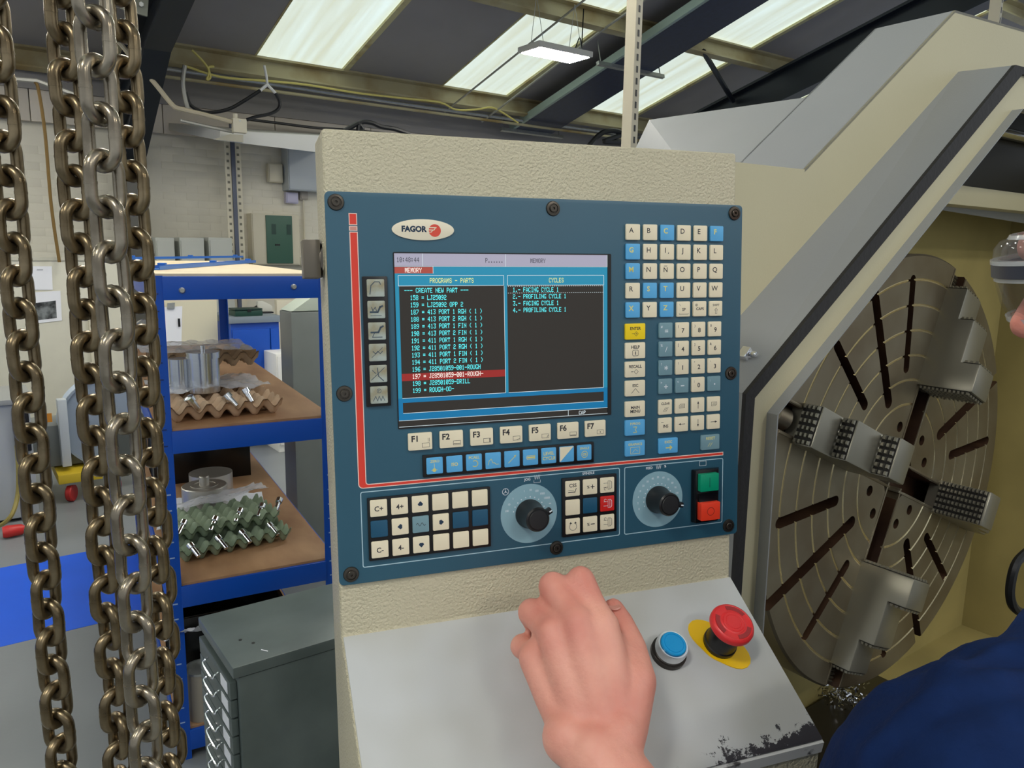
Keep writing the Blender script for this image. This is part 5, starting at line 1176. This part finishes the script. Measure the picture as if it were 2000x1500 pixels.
# forearm and hand (left hand, palm down, fingers bent)
caps(sk, [(P(EL), .040), (P(EL * .6 + WR * .4), .040), (P(EL * .2 + WR * .8), .031), (P(WR), .0275)], 16)
def hj(px, py, d): return P(at(px, py, d))
side = (at(1250, 1400, .575) - at(1090, 1400, .575)).normalized()
for k, (px, py, d, r) in enumerate(((1112, 1440, .574, .021), (1205, 1435, .572, .022))): caps(sk, [(P(WR), .024), (hj(px, py, d), r)])
MCP = {'i': (1176, 1222, .605), 'm': (1128, 1216, .602), 'r': (1080, 1236, .607), 'l': (1045, 1284, .617)}
rad = {'i': .0118, 'm': .012, 'r': .0115, 'l': .0102}
PIP = {'i': (1134, 1134, .632), 'm': (1080, 1145, .634), 'r': (1038, 1196, .638), 'l': (1020, 1262, .642)}
DIP = {'i': (1128, 1150, .655), 'm': (1082, 1166, .657), 'r': (1045, 1214, .66), 'l': (1030, 1272, .66)}
TIP = {'i': (1128, 1176, .668), 'm': (1088, 1190, .67), 'r': (1054, 1232, .67), 'l': (1040, 1286, .668)}
wl, wr = (1112, 1440, .574), (1205, 1435, .572)
base = {'i': (1208, 1410, .578), 'm': (1178, 1420, .574), 'r': (1148, 1425, .576), 'l': (1118, 1425, .582)}
for f in 'imrl':
    caps(sk, [(hj(*base[f]), .0175), (hj(*[(a + b) / 2 for a, b in zip(base[f], MCP[f])]), .0165), (hj(*MCP[f]), .0138)])
    r = rad[f]
    caps(sk, [(hj(*MCP[f]), .0128), (hj(*[(a + b) / 2 for a, b in zip(MCP[f], PIP[f])]), r * .96), (hj(*PIP[f]), r * 1.04), (hj(*DIP[f]), r * .9), (hj(*TIP[f]), r * .78)])
for a, b in (('i', 'm'), ('m', 'r'), ('r', 'l')):   # fill the palm between the metacarpals
    q = [[(x + y) / 2 for x, y in zip(base[a], base[b])], [(x + y) / 2 for x, y in zip(MCP[a], MCP[b])]]
    q[0][2] += .008; q[1][2] += .008
    caps(sk, [(hj(*q[0]), .017), (hj(*q[1]), .0125)])
caps(sk, [(hj(1215, 1420, .578), .02), (hj(1238, 1330, .598), .018), (hj(1232, 1268, .622), .0135), (hj(1212, 1218, .64), .0115), (hj(1198, 1190, .65), .0095)])
caps(sk, [(hj(1215, 1400, .585), .02), (hj(1200, 1290, .607), .016), (hj(1176, 1225, .612), .012)])
bodyo = blob('body', sk, m_skin, per, .0026, 5)
for f in 'imrl':
    pass
# thumb nail
part('thumb_nail', MB().lathe([(0, 0), (.005, 0), (.0055, -.001), (0, -.0015)], Matrix.Translation(hj(1200, 1184, .641)) @ HF.to_3x3().to_4x4(), 12), mat('nail', (214, 150, 134), .35), bodyo)
# eyes, hair
for s in (-1, 1):
    e = part('eye', MB().lathe([(0 if i in (0, 8) else .012 * math.sin(math.pi * i / 8), -.012 * math.cos(math.pi * i / 8)) for i in range(9)], Matrix.Translation(hp(.078, s * .031, -.002)) @ HF.to_3x3().to_4x4() @ Matrix.Rotation(R(90), 4, 'Y'), 16), mat('eye_white', (236, 232, 226), .2), per)
    part('iris', MB().lathe([(0, .0121), (.005, .0112), (.0052, .0105), (0, .0105)], Matrix.Translation(hp(.078, s * .031, -.002)) @ HF.to_3x3().to_4x4() @ Matrix.Rotation(R(90), 4, 'Y'), 14), mat('iris_brown', (70, 50, 36), .2), e)
hr = MB(); he(hr, (-.022, 0, .058), (.096, .081, .084)); he(hr, (-.055, 0, -.01), (.055, .076, .08))
blob('hair', hr, mat('hair_grey', (104, 96, 88), .8, var=.3, vs=60, bump=.8, bs=300), per, .006, 3, [(.01, .006)])
# sweatshirt
sw_ = MB()
caps(sw_, [(P(nb_ + Z_ * .0), .07), (P(nb_ * .45 + SL_ * .55 - Z_ * .05), .09), (P(SL_), .118), (P(SL_ * .45 + EL * .55), .092), (P(EL), .07), (P(EL * .5 + WR * .5 - V((0, 0, .03))), .055)], 20)
caps(sw_, [(P(nb_), .078), (P(SR), .1), (P(SR - Z_ * .28 + FW * .05), .075), (P(SR - Z_ * .3 + FW * .28), .055)], 20)
for dv in (-.09, 0, .09):
    ax = (SR - SL_).normalized() * dv; caps(sw_, [(P(nb_ * .3 + chest * .7 + ax), .13), (P(chest + ax), .14), (P(pel + ax * .9 + Z_ * .02), .14)], 20)
def hit(px, py):      # depth at which the shoulder is met
    r = V(ray(px, py)); c = V(CAM) - SL_; A1 = r.dot(r); B1 = 2 * r.dot(c); C1 = c.dot(c) - .116 ** 2; D1 = B1 * B1 - 4 * A1 * C1
    return (-B1 - math.sqrt(max(0, D1))) / (2 * A1)
for line in ([(1690, 1490), (1760, 1425), (1850, 1375), (1950, 1345), (2040, 1330)], [(1800, 1500), (1870, 1450), (1950, 1420), (2040, 1405)], [(1860, 1330), (1950, 1295), (2040, 1275)], [(1760, 1520), (1820, 1545), (1900, 1520), (2000, 1480)]):
    caps(sw_, [(P(at(x, y, hit(x, y))), .009) for x, y in line], 10)
blob('sweatshirt', sw_, m_navy, per, .006, 7, [(.11, .026), (.045, .008)])
# folds along the sleeve
tr = MB()
for s in (-1, 1):
    ax = V(((SR - SL_).x, (SR - SL_).y, 0)).normalized() * .1 * s
    caps(tr, [(P(pel + ax * .8), .13), (P(V((foot.x, foot.y, .5)) + ax), .085), (P(V((foot.x, foot.y, .1)) + ax), .065)], 18)
blob('trousers', tr, mat('work_trousers', (34, 36, 44), .85, var=.15, vs=20), per, .012, 5, [(.08, .015)])
fh = V((FW.x, FW.y, 0)).normalized()
for s in (-1, 1):
    ax = V(((SR - SL_).x, (SR - SL_).y, 0)).normalized() * .1 * s; sh = MB(); caps(sh, [(P(V((foot.x, foot.y, .055)) + ax - fh * .04), .05), (P(V((foot.x, foot.y, .05)) + ax + fh * .14), .045)], 14)
    sh.bb(tuple(P(V((foot.x, foot.y, 0)) + ax) + V((-.05, -.05, 0))), tuple(P(V((foot.x, foot.y, 0)) + ax) + V((.05, .05, .03))))
    blob('shoe', sh, mat('boot_black', (22, 20, 19), .5), per, .008, 3)
# safety glasses
gl = thing('safety_glasses', 'clear plastic safety glasses with a dark side band on the face at the right edge', 'glasses', HF)
m_cl = clear('clear_plastic', (70, 72, 76), .16, .03); m_cl2 = clear('clear_plastic_thick', (120, 122, 126), .2, .05); m_rim = clear('clear_rim', (226, 230, 232), .45, .08)
def sweep(prof, n=28, a0=-78, a1=78):
    mb = MB(); k = len(prof)
    def fn(u, v):
        a = R(a0 + (a1 - a0) * u); x, z = prof[min(k - 1, int(round(v * (k - 1))))]
        return (-.005 + (.126 + x) * math.cos(a) ** .8 if math.cos(a) > 0 else 0, (.079 + x * .6) * math.sin(a), z)
    return mb.grid(fn, n, k - 1)
def shell(prof, th): return [(x, z) for x, z in prof] + [(x - th, z) for x, z in prof[::-1]] + [prof[0]]
part('lens', sweep(shell([(.0, .012), (.001, 0), (-.003, -.02), (-.008, -.03)], .0025)), m_cl, gl)
part('brow_frame', sweep(shell([(-.012, .032), (-.004, .03), (.001, .024), (.002, .013)], .006)), m_cl2, gl)
part('lens_rim', sweep(shell([(.0035, .016), (.0035, .0128)], .006)), m_rim, gl); part('lens_rim', sweep(shell([(.0015, .0025), (.0015, -.0005)], .005)), m_rim, gl); part('lens_rim', sweep(shell([(-.011, .034), (-.009, .031)], .005)), m_rim, gl); part('side_band', sweep(shell([(.003, .0125), (.003, .003)], .006)), mat('band_slate', (56, 58, 70), .35), gl)
part('lower_rim', sweep(shell([(-.006, -.029), (-.007, -.033), (-.011, -.033)], .004)), m_rim, gl)
for s in (-1, 1): part('temple_arm', MB().hexa([(.02, s * .08, .002), (-.09, s * .082, .0), (-.09, s * .085, .0), (.02, s * .083, .002), (.02, s * .08, .012), (-.09, s * .082, .008), (-.09, s * .085, .008), (.02, s * .083, .012)]), m_cl2, gl)
